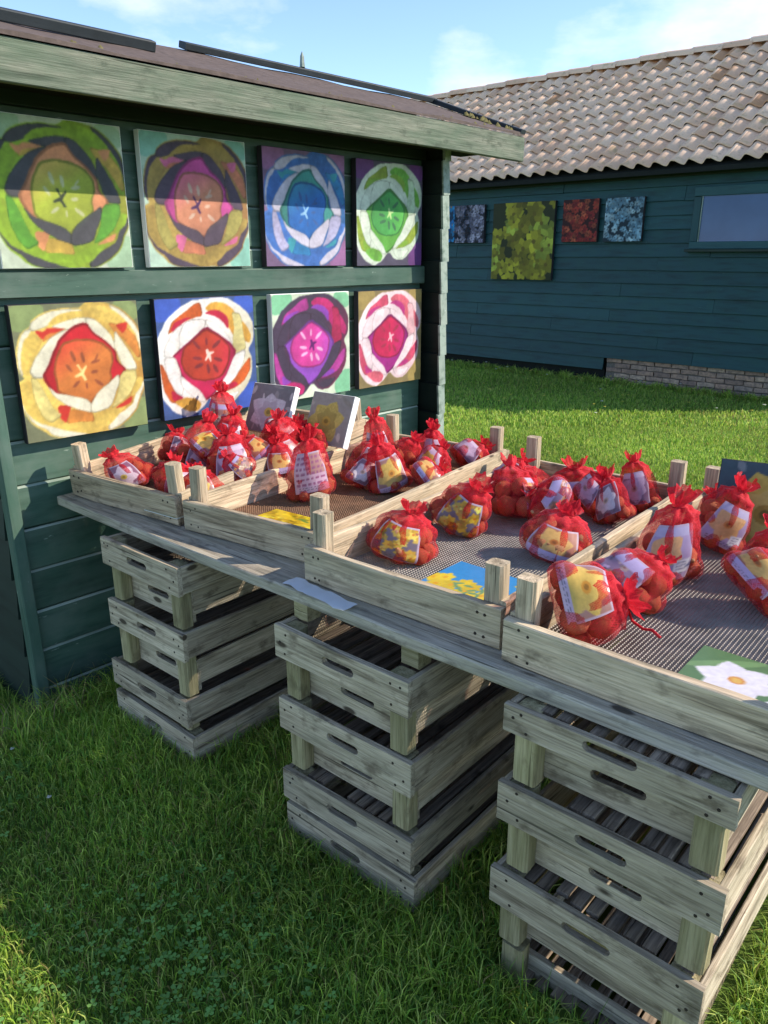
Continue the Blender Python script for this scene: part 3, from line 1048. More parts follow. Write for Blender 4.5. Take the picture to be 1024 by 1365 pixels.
# brick plinth
V, F = box_vf(-4.80 + 5, B1 + 5 - .01, .032, 4.2, -.15, .318)
plinth = place('brick_plinth', mesh('brick_plinth', V, F, M['mortar']), barn)
bk = [board_mesh(.205, .052, .03, 'brick', .004, 20 + i, .0025, 2) for i in range(5)]
for row in range(6):
    zc = -.03 + row * .063
    x = -4.79 + (.0 if row % 2 else -.1)
    while x < B1 - .1:
        if x + .1 > -4.79:
            place('brick', random.choice(bk), plinth, bn(max(x, -4.79) + .105, -.02 + random.uniform(-.004, .006), zc),
                  (random.gauss(0, .015), random.gauss(0, .012), random.gauss(0, .012)))
        x += .217

# pantiles
slope = math.atan2(RZ - EZ, RD + .25)
SL = math.hypot(RZ - EZ, RD + .25)


def pantile():
    n = 12
    W_, L_ = .21, .36
    V, F = [], []
    def hz(x):
        q = (x / .2) % 1.0
        q = (q + .1) % 1.0
        return .058 * (.5 + .5 * math.cos(math.pi * q / .70)) - .029 if q < .70 else .058 * (.5 - .5 * math.cos(math.pi * (q - .70) / .30)) - .029
    for th in (0, -.014):
        for (y, lift) in ((-.02, .036), (L_ - .02, .0)):
            for i in range(n + 1):
                x = W_ * i / n
                V.append((x - W_ / 2, y, hz(x) + lift + th))
    k = n + 1
    for i in range(n):
        F.append((i, i + 1, k + i + 1, k + i))
        F.append((2 * k + i, i, i + 1, 2 * k + i + 1)[::-1])
    F.append((0, k, 3 * k, 2 * k)); F.append((n, 2 * k + n, 3 * k + n, k + n))
    me = mesh('roof_tile', V, F, M['tile'], True)
    return me, V, F


def roof_sheet(name, sgn):
    p = [(-.27, EZ - .045), (-(-RD), RZ - .05)]
    V = [(B0 + 5 - .1, -.25, EZ - .03), (B1 + 5 + .1, -.25, EZ - .03), (B1 + 5 + .1, RD, RZ - .02), (B0 + 5 - .1, RD, RZ - .02)]
    if sgn < 0:
        V = [(x, 2 * RD - y, z) for x, y, z in V]
    V2 = [(x, y, z - .05) for x, y, z in V]
    F = [(0, 1, 2, 3), (4, 7, 6, 5), (0, 4, 5, 1), (1, 5, 6, 2), (2, 6, 7, 3), (3, 7, 4, 0)]
    return mesh(name, V + V2, F, M['dark'])


broof = place('roof', roof_sheet('roof', 1), barn)
place('roof_back', roof_sheet('roof_back', -1), barn)
tme, tV, tF = pantile()
NROW, EXPO = 10, SL / 10.0
rest = []
ccol = Matrix.Rotation(slope, 4, 'X')
for row in range(NROW):
    for c in range(-4, 48):
        tx = -2.95 - .2 * c
        if tx < B0 - .1 or tx > B1 + .1: continue
        d = row * EXPO
        y = -.25 + math.cos(slope) * d - math.sin(slope) * .02
        z = EZ + math.sin(slope) * d + math.cos(slope) * .02
        rr = random.gauss(0, .012)
        if 0 <= c < 30:
            place('roof_tile', tme, broof, (tx + 5, y, z + random.gauss(0, .002)), (slope + random.gauss(0, .008), rr * .4, rr))
        else:
            Mx = Matrix.Translation((tx + 5, y, z)) @ Matrix.Rotation(slope + random.gauss(0, .008), 4, 'X')
            rest.append(([Mx @ Vector(v) for v in tV], tF))
o = place('roof_tiles', joined('roof_tiles', rest, M['tile']), broof)
o.data.polygons.foreach_set('use_smooth', [True] * len(o.data.polygons))
tag(o, kind='stuff')
V, F = [], []
for i in range(2):
    for k in range(8):
        a = math.pi * (k / 7) * 1.1 - .05 * math.pi
        rr = .095 if i == 0 else .105
        V.append((-.21 + .42 * i, -math.cos(a) * rr * 1.05, math.sin(a) * rr * .8))
for k in range(7):
    F.append((k, k + 1, 8 + k + 1, 8 + k))
rme = mesh('ridge_tile', V, F, M['tile'], True)
x = B0 + .2
while x < B1 + .2:
    place('ridge_tile', rme, broof, (x + 5, RD, RZ + .035 + random.gauss(0, .005)), (0, R(2.5) + random.gauss(0, .01), random.gauss(0, .02)))
    x += .38

# window
WX0, WX1 = -3.86, -2.35
wfr = empty('window', bn((WX0 + WX1) / 2, .03, 1.96), 0, barn)
fw = (WX1 - WX0)
for (cx, cz, L, W_, rot) in ((0, .29, fw, .10, 0), (0, -.285, fw, .08, 0), (-fw / 2 + .042, -.003, .474, .085, 1), (fw / 2 - .042, -.003, .474, .085, 1)):
    place('frame', board_mesh(L, W_, .07, 'barn_frame', .005, 3), wfr, (cx, 0, cz), (0, R(-90) if rot else 0, 0))
place('sill', board_mesh(fw + .06, .03, .12, 'shed_dark', .004, 3), wfr, (0, -.02, -.342))
V, F = box_vf(-fw / 2 + .08, fw / 2 - .08, -.014, -.006, -.25, .25)
place('glazing_bead', board_mesh(.485, .012, .012, 'shed_edge', .002, 3), wfr, (-fw / 2 + .094, -.020, -.003), (0, R(-90), 0))
place('pane', mesh('pane', V, F, M['glass']), wfr)

# pictures on the barn
BC = [
 ('blue', -7.46, 1.75, .48, .49, many_img(48, (20, 60, 90), [(30, 120, 190), (40, 150, 210)], 31, 40, .14), 'blue flower picture half hidden behind the shed corner, on the barn'),
 ('grey', -7.31, 1.74, .53, .50, many_img(64, (34, 32, 46), [(150, 146, 170), (120, 116, 140), (176, 170, 190)], 32, 90, .085, (90, 80, 70)), 'dark picture of small grey lilac flowers on the barn, left of the yellow one'),
 ('yellow', -6.63, 1.255, .97, .985, many_img(110, (52, 56, 24), [(196, 186, 52), (170, 160, 44), (186, 196, 70), (150, 138, 40)], 33, 62, .125, (120, 104, 34)), 'largest picture on the barn, crowded with yellow flowers'),
 ('red', -5.54, 1.732, .50, .505, many_img(64, (60, 18, 20), [(176, 60, 44), (150, 40, 40), (190, 90, 60)], 34, 90, .085, (90, 30, 30)), 'picture of red flowers on the barn beside the yellow one'),
 ('pale', -4.95, 1.728, .50, .505, many_img(64, (30, 50, 62), [(140, 178, 196), (110, 150, 172), (176, 204, 214)], 35, 90, .085, (60, 70, 80)), 'picture of pale blue flowers on the barn, nearest the window'),
]
for (nm, t0, z0, w_, h_, pimg, lab) in BC:
    p = BP(t0 + w_ / 2, .05, z0 + h_ / 2)
    canvas('flower_picture', lab, 'picture', p, AS - R(90), w_, h_, .045, pimg.out(), 'black_edge', 'flower pictures on the barn wall')

# ------------------------------------------------------------------ table: planks and stacked crates
FV = 1.165                                             # front plane of the stacks
pl = place('table_plank', board_mesh(2.42, .034, .20, 'plank', .004, 4, .0015, 6), None, TP(-1.375, 1.315, .722), (0, 0, AT))
tag(pl, 'long grey front plank carrying the trays, its edge facing the lawn', 'plank', 'planks under the trays')
for v, lab in ((1.85, 'middle plank lying across the crates under the trays, behind the front plank'), (2.3, 'rear plank under the back ends of the trays')):
    o = place('table_plank', board_mesh(2.42, .034, .15, 'plank', .004, 5, .0015, 6), None, TP(-1.375, v, .722), (0, 0, AT))
    tag(o, lab, 'plank', 'planks under the trays')


def nails(parent, pts, nrm=-1):
    """nail heads with rust rings, a few pixels at most, one joined part"""
    V, F = [], []
    for (x, y, z) in pts:
        o = len(V)
        for k in range(6):
            a = k * math.pi / 3
            V.append((x + .0032 * math.cos(a), y + nrm * .0012, z + .0032 * math.sin(a)))
        for k in range(6):
            a = k * math.pi / 3
            V.append((x + .0040 * math.cos(a), y - nrm * .001, z + .0040 * math.sin(a)))
        F.append(tuple(range(o, o + 6)))
        F += [(o + k, o + (k + 1) % 6, o + 6 + (k + 1) % 6, o + 6 + k) for k in range(6)]
    return tag(place('nails', mesh('nails', V, F, M['nail']), parent), kind='stuff')


def make_crate(u0, u1, ztop, zbot, label, style, yaw=0.0, dv=0.0, seed=0, plain=False, bh=.092):
    """crate whose outer boards end at ztop; posts reach down to zbot"""
    Wd, Dp, Ht = u1 - u0, 1.12, ztop - zbot
    root = empty('wooden_crate', TP((u0 + u1) / 2, FV + dv, zbot), AT + yaw)
    tag(root, label, 'crate', 'grey wooden crates stacked under the planks')
    r = random.Random(seed)
    hw = Wd / 2
    if not plain:
        for y, sl in ((.008, 0), (Dp - .008, 1)):
            place('end_board', slot_mesh(round(Wd, 3), bh, .016, 'crate', .108, .023, r.uniform(-.01, .01), .004 if bh > .08 else .012, seed * 2 + sl), root, (0, y, Ht - bh / 2), (0, r.gauss(0, .004), 0))
        for sx in (-1, 1):
            place('side_board', board_mesh(Dp - .034, bh - .004, .013, 'crate', .002, (seed + sx) % 5, .001, 3), root, (sx * (hw - .009), Dp / 2, Ht - bh / 2), (0, 0, R(90)))
    pz0, pz1 = .004, Ht - (.004 if not plain else 0)
    for sx in (-1, 1):
        for y in (.016 + .021, Dp - .037):
            place('corner_post', board_mesh(pz1 - pz0, .052, .042, 'post', .005, (seed + sx) % 4), root, (sx * (hw - .016 - .028), y, (pz0 + pz1) / 2), (0, R(-90), 0))
    if Ht > .15 or plain:
        iz = (.060 if Ht > .19 else .064) if not plain else Ht / 2 - .012
        for y, sl in ((.050, 0), (Dp - .050, 1)):
            place('inner_board', slot_mesh(round(Wd - .05, 3), .104, .014, 'crate', .115, .022, r.uniform(0, .02), .004, seed * 2 + 7 + sl), root, (0, y + .013, iz), (0, r.gauss(0, .004), 0))
        for sx in (-1, 1):
            place('inner_board', board_mesh(Dp - .13, .085, .012, 'crate', .002, (seed + sx + 2) % 5, .001, 3), root, (sx * (hw - .03), Dp / 2, max(.075, iz - .02) if not plain else iz), (0, 0, R(90)))
    if not plain:
        nails(root, [(sx * (hw - .045 + r.gauss(0, .006)), 0, Ht - bh / 2 + dz * bh * .30 + r.gauss(0, .003)) for sx in (-1, 1) for dz in (-1, 1)] + [(sx * (hw - .022 + r.gauss(0, .003)), 0, Ht - bh / 2 + r.gauss(0, .012)) for sx in (-1, 1)])
    n = 11
    zt = Ht - .010 if style == 'A' else Ht - .085
    for k in range(n):
        x = -hw + .04 + (Wd - .08) * k / (n - 1) + r.gauss(0, .003)
        if style == 'A' and r.random() < .08: continue
        place('floor_slat', board_mesh(Dp - .05, .026, .012, 'slat', .002, k % 4), root, (x, Dp / 2 + r.gauss(0, .004), zt + r.gauss(0, .002)), (R(90) + r.gauss(0, .06), 0, R(90)))
    return root


ST1, ST2, ST3 = (-2.215, -1.80), (-1.378, -.930), (-.685, -.235)
make_crate(*ST1, .69, .475, 'topmost crate of the stack nearest the shed', 'B', R(.5), .0, 1)
make_crate(*ST1, .472, .24, 'second crate from the top, stack nearest the shed', 'B', R(.2), .0, 2)
make_crate(ST1[0] - .03, ST1[1] - .01, .236, .118, 'third crate down, stack nearest the shed', 'B', R(-.4), .0, 3)
make_crate(ST1[0] - .03, ST1[1] + .005, .112, -.05, 'bottom crate sunk in grass, stack nearest the shed', 'B', R(-.6), .002, 4)
make_crate(*ST2, .652, .442, 'topmost crate of the middle stack, gap below the plank', 'B', R(-.4), .0, 5)
make_crate(ST2[0] + .008, ST2[1] + .008, .44, .226, 'second crate from the top in the middle stack', 'B', R(.3), .0, 6)
make_crate(ST2[0] + .015, ST2[1] + .012, .222, .112, 'third crate down in the middle stack', 'A', R(.7), -.003, 7)
make_crate(ST2[0] + .015, ST2[1] + .02, .104, -.06, 'bottom crate of the middle stack half sunk in grass', 'B', R(.2), .004, 8)
make_crate(*ST3, .704, .522, 'topmost crate of the nearest stack, its board tucked under the plank', 'A', R(0), .0, 9, bh=.060)
make_crate(ST3[0] - .004, ST3[1] + .006, .518, .30, 'nearest stack, second crate down with a full row of slats', 'A', R(-.6), -.002, 10)
make_crate(ST3[0] - .012, ST3[1] - .002, .292, .092, 'nearest stack, third crate down, resting on the dark grass-level crate', 'A', R(-1.2), -.002, 11)
make_crate(ST3[0] + .0, ST3[1] - .01, .09, -.06, 'bottom crate of the nearest stack with dark posts on the grass', 'B', R(0), .0, 12, plain=True)
# stub blocks between the middle stack and the plank
for i, (u, lab) in enumerate(((-.93 - .045, 'small wooden block between plank and middle stack, right end'), (-1.34, 'small wooden block between plank and middle stack, left end'))):
    o = place('wooden_block', board_mesh(.05, .052, .05, 'post', .004, i), None, TP(u, FV + .085, .678), (0, 0, AT))
    tag(o, lab, 'block', 'blocks under the front plank')

# ------------------------------------------------------------------ trays
TZ = .741


def make_tray(u, v, W, Dp, label, yaw=0.0, tilt=0.0, wire='wire', seed=0):
    root = empty('display_tray', TP(u, v, TZ), AT + yaw)
    root.rotation_euler = (tilt, 0, AT + yaw)
    tag(root, label, 'tray', 'shallow wooden trays of bulb bags')
    r = random.Random(seed)
    h = .096
    place('front_board', board_mesh(W, h, .022, 'tray', .003, seed, .0012, 4), root, (W / 2, .011, h / 2))
    place('back_board', board_mesh(W, h, .022, 'tray', .003, seed + 3, .0012, 4), root, (W / 2, Dp - .011, h / 2))
    for x in (.010, W - .010):
        place('side_board', board_mesh(Dp - .048, h + .008, .018, 'tray', .003, seed + (x > .1), .0012, 5), root, (x, Dp / 2, h / 2 + .004), (0, 0, R(90)))
    for x in (.019 + .024, W - .043):
        for y in (.022 + .021, Dp - .043):
            hh = .185 + r.uniform(-.006, .006)
            place('corner_post', board_mesh(hh, .046, .040, 'tray', .006, seed + (y > .2), .001, 2), root, (x + (-.012 if x < W / 2 else .006), y, hh / 2 + .004), (r.gauss(0, .02), R(-90) + r.gauss(0, .02), 0))
    nails(root, [(x + r.gauss(0, .004), 0, h / 2 + dz * .028 + r.gauss(0, .003)) for x in (.035, .058, W - .04, W - .062) for dz in (-1, 1)])
    for k in range(6):
        place('floor_slat', board_mesh(W - .04, .05, .008, 'slat', .001, k % 3), root, (W / 2, .12 + (Dp - .24) * k / 5, .006), (R(90), 0, 0))
    # wire mesh floor: every wire is geometry
    parts = []
    V, F = [], []
    p, wr = .0092, .0016
    nx, ny = int((W - .04) / p), int((Dp - .05) / p)
    for i in range(nx + 1):
        x = .02 + i * p
        o = len(V); V += [(x - wr, .022, .0135), (x + wr, .022, .0135), (x + wr, Dp - .022, .0135), (x - wr, Dp - .022, .0135), (x, .022, .0160), (x, Dp - .022, .0160)]
        F += [(o, o + 4, o + 5, o + 3), (o + 4, o + 1, o + 2, o + 5), (o, o + 3, o + 2, o + 1)]
    for j in range(ny + 1):
        y = .025 + j * p
        o = len(V); V += [(.019, y - wr, .0128), (W - .019, y - wr, .0128), (W - .019, y + wr, .0128), (.019, y + wr, .0128), (.019, y, .0163), (W - .019, y, .0163)]
        F += [(o, o + 1, o + 5, o + 4), (o + 4, o + 5, o + 2, o + 3), (o, o + 3, o + 2, o + 1)]
    tag(place('wire_floor', mesh('wire_floor', V, F, M[wire]), root), kind='stuff')
    return root


make_tray(-2.55, 1.258, .57, 1.02, 'leftmost wooden tray heaped with bags, against the shed wall', R(5), R(4.6), 'rust_wire', 1)
make_tray(-1.945, 1.305, .55, 1.16, 'wooden tray with a rusty floor and a yellow card by its front board', R(6), 0, 'rust_wire', 2)
make_tray(-1.367, 1.270, .592, 1.19, 'wooden tray with the blue and yellow daffodil card', R(1.2), 0, 'wire', 3)
make_tray(-.748, 1.250, .60, 1.22, 'wooden tray nearest the camera with a white flower card on its mesh floor', R(.3), 0, 'wire', 4)

# ------------------------------------------------------------------ bulb bags


def bulb_mesh():
    V, F = [], []
    nu, nv = 10, 8
    prof = [(0, -1.0), (.5, -.92), (.86, -.6), (1.0, -.1), (.93, .35), (.62, .78), (.26, 1.08), (.08, 1.38)]
    for (r, z) in prof:
        for k in range(nu):
            a = 2 * math.pi * k / nu
            V.append((r * math.cos(a) * 1.0, r * math.sin(a), z))
    for i in range(nv - 1):
        for k in range(nu):
            F.append((i * nu + k, i * nu + (k + 1) % nu, (i + 1) * nu + (k + 1) % nu, (i + 1) * nu + k))
    F.append(tuple(range((nv - 1) * nu, nv * nu)))
    return mesh('bulb', V, F, M['bulb'], True)


BULB = bulb_mesh()


def gblur(a, n, wrap):
    for _ in range(n):
        if wrap:
            a = .5 * a + .25 * np.roll(a, 1, 1) + .25 * np.roll(a, -1, 1)
        else:
            p = np.pad(a, ((1, 1), (0, 0)), 'edge')
            a = .5 * a + .25 * p[:-2] + .25 * p[2:]
    return a


def label_img(kind, seed):
    r = np.random.default_rng(seed)
    n = 40
    mauve = (196, 160, 190); lil = (204, 184, 226); white = (240, 232, 236)
    if kind == 'pink':
        p = flower_img(n, (150, 96, 120), (246, 214, 224), (236, 196, 90), seed, .44)
        p.poly([(0, 0), (1, 0), (1, .16), (0, .16)], (214, 190, 214))
    elif kind == 'orange':
        p = flower_img(n, (206, 168, 190), (246, 178, 74), (226, 120, 40), seed, .36, .55, .45)
    elif kind == 'many':
        p = many_img(n, (124, 108, 120), [(248, 192, 60), (244, 176, 52), (250, 206, 90)], seed, 30, .13, (226, 130, 40))
    elif kind == 'manysmall':
        p = many_img(n, (178, 128, 120), [(238, 170, 90), (214, 120, 90), (150, 110, 140), (240, 210, 180)], seed, 46, .09, (150, 60, 50))
        p.poly([(0, .84), (1, .84), (1, 1), (0, 1)], lil)
    elif kind == 'lilac':
        p = many_img(n, (160, 130, 160), [(230, 196, 190), (190, 160, 190), (220, 150, 110)], seed, 26, .12, (150, 90, 80))
        p.poly([(0, .66), (1, .66), (1, 1), (0, 1)], lil)
        p.poly([(.08, .0), (.92, .0), (.92, .12), (.08, .12)], (214, 196, 222))
    elif kind == 'strip':
        p = flower_img(n, (190, 120, 100), (246, 190, 110), (220, 130, 60), seed, .4, .5, .62)
        p.poly([(0, 0), (1, 0), (1, .30), (0, .30)], lil)
    elif kind == 'text':
        p = Painter(n, (226, 178, 196), seed)
        p.poly([(.5, .45), (1, .45), (1, 1), (.5, 1)], (196, 140, 130))
        for row in range(6):
            x = .08
            while x < .88:
                w = r.uniform(.05, .14)
                p.poly([(x, .84 - row * .13), (x + w, .84 - row * .13), (x + w, .90 - row * .13), (x, .90 - row * .13)], (170, 96, 130))
                x += w + .05
    elif kind == 'tag':
        p = flower_img(n, (186, 160, 196), (240, 180, 120), (222, 140, 70), seed, .42, .42, .55)
        p.poly([(.0, .8), (1, .8), (1, 1), (0, 1)], (200, 184, 214))
        p.poly([(.66, .12), (.98, .16), (.96, .40), (.64, .36)], white)
        for k in range(3):
            p.poly([(.70, .19 + k * .06), (.9, .215 + k * .06), (.9, .235 + k * .06), (.70, .21 + k * .06)], (150, 140, 160))
    elif kind == 'white':
        p = flower_img(n, (150, 116, 132), (240, 226, 230), (214, 190, 170), seed, .42)
    elif kind == 'yellow':
        p = flower_img(n, (180, 130, 120), (244, 200, 100), (234, 160, 60), seed, .46, .5, .55)
        p.poly([(0, 0), (1, 0), (1, .2), (0, .2)], (220, 190, 216))
    else:                                                # mauve
        p = flower_img(n, (150, 110, 136), (214, 176, 200), (190, 150, 150), seed, .46, .5, .5)
        p.poly([(0, .82), (1, .82), (1, 1), (0, 1)], (226, 196, 214))
    img = p.out()
    img[:, :2] = img[:, -2:] = (206, 178, 196); img[:1] = img[-2:] = (206, 178, 196)
    for row in (3, 5):
        k = 6
        while k < 33:
            w = int(r.integers(1, 4)); img[row, k:k + w] = img[row, k:k + w] * .5 + 30; k += w + 1 + int(r.integers(0, 2))
    return img


def make_bag(u, v, z, Rb, Hb, kind, label, lie=None, yaw=0.0, lean=(0, 0), seed=0, nb=13, string=False, lw=1.0):
    r = np.random.default_rng(1000 + seed)
    Rb *= 1.03
    Hb *= .93
    pos = TP(u, v, z)
    face = math.atan2(-pos.x, pos.y) + yaw
    root = empty('bulb_bag', pos, face)
    tag(root, label, 'bag of bulbs', 'red net bags of flower bulbs')
    LX = LY = 0.0
    tilt_a = lie[1] if lie is not None else r.uniform(6, 34)
    tilt_s = (1 if lie[0] >= 0 else -1) if lie is not None else (1 if r.random() < .5 else -1)
    tilt_z = lie[2] if lie is not None else r.uniform(-.9, .9) + (math.pi if False else 0)
    # bulbs settle in the lower part
    br = Rb * r.uniform(.27, .36, nb)
    body = Hb * .62
    c = np.stack([r.uniform(-1, 1, nb) * Rb * .6, r.uniform(-1, 1, nb) * Rb * .5, r.uniform(.1, 1, nb) * body * .75], 1)
    for it in range(60):
        for i in range(nb):
            d = c - c[i]; dist = np.linalg.norm(d, axis=1) + 1e-9
            ov = (br + br[i]) * .92 - dist; ov[i] = 0
            ov = np.clip(ov, 0, None)
            c[i] -= (d / dist[:, None] * ov[:, None]).sum(0) * .4
        c[:, 2] -= .001
        c[:, 2] = np.clip(c[:, 2], br + .002, np.maximum(body - br * .6, br + .004))
        tap = 1 - .55 * np.clip(c[:, 2] / (.84 * Hb) - .25, 0, 1)
        q = np.sqrt((c[:, 0] / np.maximum(Rb * tap - br, .006)) ** 2 + (c[:, 1] / np.maximum(Rb * .85 * tap - br, .006)) ** 2)
        k = np.where(q > 1, 1 / q, 1)
        c[:, 0] *= k; c[:, 1] *= k
    # net wraps the bulbs, gathers to a neck, flares into a frill
    NZ, NT = 34, 44
    zs = np.concatenate([np.linspace(.0, .84, NZ - 10), np.linspace(.852, 1.0, 10)]) * Hb
    th = np.linspace(0, 2 * math.pi, NT, endpoint=False)
    dx, dy = np.cos(th), np.sin(th)
    rad = np.zeros((NZ, NT))
    for i in range(nb):
        for j, zz in enumerate(zs):
            h2 = (br[i] + .004) ** 2 - (zz - c[i, 2]) ** 2
            if h2 <= 0: continue
            al = c[i, 0] * dx + c[i, 1] * dy
            pe = c[i, 0] * dy - c[i, 1] * dx
            ok = h2 - pe ** 2 > 0
            e = al + np.sqrt(np.clip(h2 - pe ** 2, 0, None))
            rad[j] = np.maximum(rad[j], np.where(ok, e, 0))
    base = Rb * (.55 + .33 * np.sin(np.clip(zs / (Hb * .7), 0, 1) * math.pi) ** .7)
    rad = np.maximum(rad, base[:, None] * .9)
    rbulb = rad.copy()
    rad = gblur(gblur(rad, 2, True), 2, False)
    zn = .84 * Hb
    f = np.clip((zs - .24 * Hb) / (zn - .24 * Hb), 0, 1)
    NK = r.uniform(.15, .24) * Rb
    cone = Rb * 1.0 * (1 - f) ** .9 + NK * f ** .8
    rad = np.where(f[:, None] > 0, np.minimum(np.maximum(rad, cone[:, None] * .75), cone[:, None] * 1.06 + .003), rad)
    rad = np.where(zs[:, None] < .8 * Hb, np.maximum(rad, gblur(gblur(rbulb, 1, True), 1, False)), rad)
    fold = 1 + (.10 + .25 * f[:, None]) * f[:, None] * np.sin(th * 7 + r.uniform(0, 6) + 3 * zs[:, None] / Hb) * .7
    rad *= fold
    rad = np.where(zs[:, None] < .8 * Hb, np.maximum(rad, rbulb), rad)
    fr = np.clip((zs - zn) / (Hb - zn), 0, 1)[:, None]
    fl = (.07 + .11 * r.random()) * Rb
    rad = np.where(fr > 0, NK + fl * fr ** .9 * (1 + .5 * np.sin(th * 5 + r.uniform(0, 6)) + .35 * np.sin(th * 12 + r.uniform(0, 6))) - NK * .25 * np.sin(np.clip(fr * 3, 0, 1) * math.pi), rad)
    zz2 = np.repeat(zs[:, None], NT, 1) + np.where(fr > 0, .09 * Rb * (np.sin(th * 2 + r.uniform(0, 6)) + .7 * np.sin(th * 5 + r.uniform(0, 6)) + .4 * np.sin(th * 11 + r.uniform(0, 6))) * fr, 0)
    rad[0] *= .75
    lop = 1 + .10 * np.sin(th + r.uniform(0, 6)) + .06 * np.sin(2 * th + r.uniform(0, 6))
    P = np.stack([rad * dx, rad * dy * .92, zz2], -1)
    LX, LY = lean
    LX += r.normal(0, .17) * Hb; LY += r.uniform(-.02, .26) * Hb
    sh_ = np.clip(zs / Hb, 0, 1)[:, None] ** 1.6
    P[..., 0] += LX * sh_; P[..., 1] += LY * sh_
    dens = np.full((NZ, NT), .19)
    dens += .62 * np.clip((zs - .5 * Hb) / (.32 * Hb), 0, 1)[:, None] ** 1.5
    dens[fr[:, 0] > 0] = .80
    # label just under the net
    lab = None
    if kind:
        ang0 = -math.pi / 2 + (r.uniform(-.25, .25) if lie is None else 0)
        if lie is not None:
            ang0 = -math.pi / 2 - math.pi * .24 * tilt_s
        ang0 -= tilt_z * .8
        span = .86 * lw
        z0, z1 = (.10 + .08 * r.random()) * Hb, (.64 + .08 * r.random()) * Hb
        img = label_img(kind, seed + 50)
        tw = r.uniform(-.25, .25)

        def lf(uu, vv):
            a = ang0 + (uu - .5) * 2 * span * .9 + tw * (vv - .5)
            zq = z0 + (z1 - z0) * vv + tw * (uu - .5) * Hb * .25
            zi = np.interp(zq.ravel(), zs, np.arange(NZ)).reshape(zq.shape)
            ti = (a % (2 * math.pi)) / (2 * math.pi) * NT
            i0 = np.clip(zi.astype(int), 0, NZ - 2); fz = zi - i0
            j0 = ti.astype(int) % NT; ft = ti - np.floor(ti); j1 = (j0 + 1) % NT
            # stiff card: smooth radius, a hair outside the bulbs and inside the net
            rs = gblur(gblur(rad, 6, True), 5, False)
            q = (rs[i0, j0] * (1 - ft) + rs[i0, j1] * ft) * (1 - fz) + (rs[i0 + 1, j0] * (1 - ft) + rs[i0 + 1, j1] * ft) * fz
            q = q + .0015
            s_ = np.clip(zq / Hb, 0, 1) ** 1.6
            return np.stack([q * np.cos(a) + LX * s_, q * np.sin(a) * .92 + LY * s_, zq], -1)
        lab = (lf, img)
    # a bag on its side: turn, then let the floor flatten it
    Ma = np.array(Matrix.Rotation(R(tilt_a) * tilt_s, 3, 'Y'))
    ca, sa2 = math.cos(tilt_z), math.sin(tilt_z)

    def turn(Q):
        Q = np.asarray(Q) @ Ma.T
        # spin back so that the card still looks towards the lawn
        return np.stack([Q[..., 0] * ca - Q[..., 1] * sa2, Q[..., 0] * sa2 + Q[..., 1] * ca, Q[..., 2]], -1)
    cl = c.copy()
    sl_ = np.clip(c[:, 2] / Hb, 0, 1) ** 1.6
    cl[:, 0] += LX * sl_; cl[:, 1] += LY * sl_
    ct = turn(cl)
    drop = np.sort(ct[:, 2] - br * .85)[1]
    mid = np.array([ct[:, 0].mean(), ct[:, 1].mean(), 0]) * .8

    def fin(Q):
        Q = turn(Q) - mid
        zq = Q[..., 2] - drop
        Q = Q.copy()
        Q[..., 2] = np.where(zq < .012, .002 + .010 * np.exp(np.clip((zq - .012) / .05, -3, 0)), zq)
        return Q
    Pf = fin(P)
    bot = fin(np.array([[LX * 0, 0, .0]]))
    V = np.concatenate([Pf.reshape(-1, 3), bot])
    T = []
    ii = np.arange(NZ * NT).reshape(NZ, NT)
    a, b2 = ii[:-1], ii[1:]
    T = np.concatenate([np.stack([a, np.roll(a, -1, 1), np.roll(b2, -1, 1)], -1).reshape(-1, 3), np.stack([a, np.roll(b2, -1, 1), b2], -1).reshape(-1, 3),
                        np.stack([np.full(NT, NZ * NT), np.roll(ii[0], -1), ii[0]], -1)])
    me = tri_mesh('net', V, T, M['net'], smooth=True)
    an = me.attributes.new('Weave', 'FLOAT_VECTOR', 'POINT')
    wv = np.stack([np.abs(np.repeat(th[None], NZ, 0) - math.pi) * Rb, np.repeat(zs[:, None], NT, 1), zs[:, None] * 0 + dx[None] * 0], -1).reshape(-1, 3)
    an.data.foreach_set('vector', np.append(wv, [[0, 0, 0]], 0).astype(np.float32).ravel())
    at = me.attributes.new('Dens', 'FLOAT', 'POINT')
    at.data.foreach_set('value', np.append(dens.ravel(), .3).astype(np.float32))
    place('net', me, root)
    cf = c.copy()
    sh2 = np.clip(c[:, 2] / Hb, 0, 1) ** 1.6
    cf[:, 0] += LX * sh2; cf[:, 1] += LY * sh2
    cf = fin(cf)
    for i in range(nb):
        cf[i, 2] = max(cf[i, 2], br[i] * .8)
        place('bulb', BULB, root, cf[i], (r.uniform(-1.6, 1.6), r.uniform(-1.6, 1.6), r.uniform(0, 6)), (br[i] * .93, br[i] * .86, br[i] * .8))
    if lab:
        g = lab[0]
        place('label', print_sheet('label', lab[1], 1, 1, M['card'], fn=lambda a_, b_: fin(g(a_, b_)), k=.72), root)
    # tie round the neck
    ring = []
    rn = NK * 1.02
    for k in range(13):
        a_ = 2 * math.pi * k / 12
        ring.append((rn * math.cos(a_) + LX * .84 ** 1.6, rn * math.sin(a_) + LY * .84 ** 1.6, zn))
    if string:
        ring += [(rn + .02 + LX, -.02, zn + .004), (rn + .03 + LX, -.045, zn + .02), (rn + .02 + LX, -.075, zn + .035), (rn + .025 + LX, -.10, zn + .045)]
    ring = fin(np.array(ring))
    V, F = tube(ring, .0022 if not string else .0032, 5)
    place('drawstring', mesh('drawstring', V, F, M['string'], True), root)
    return root


F0 = .757


def t1z(v): return F0 + .08 * (v - 1.26)


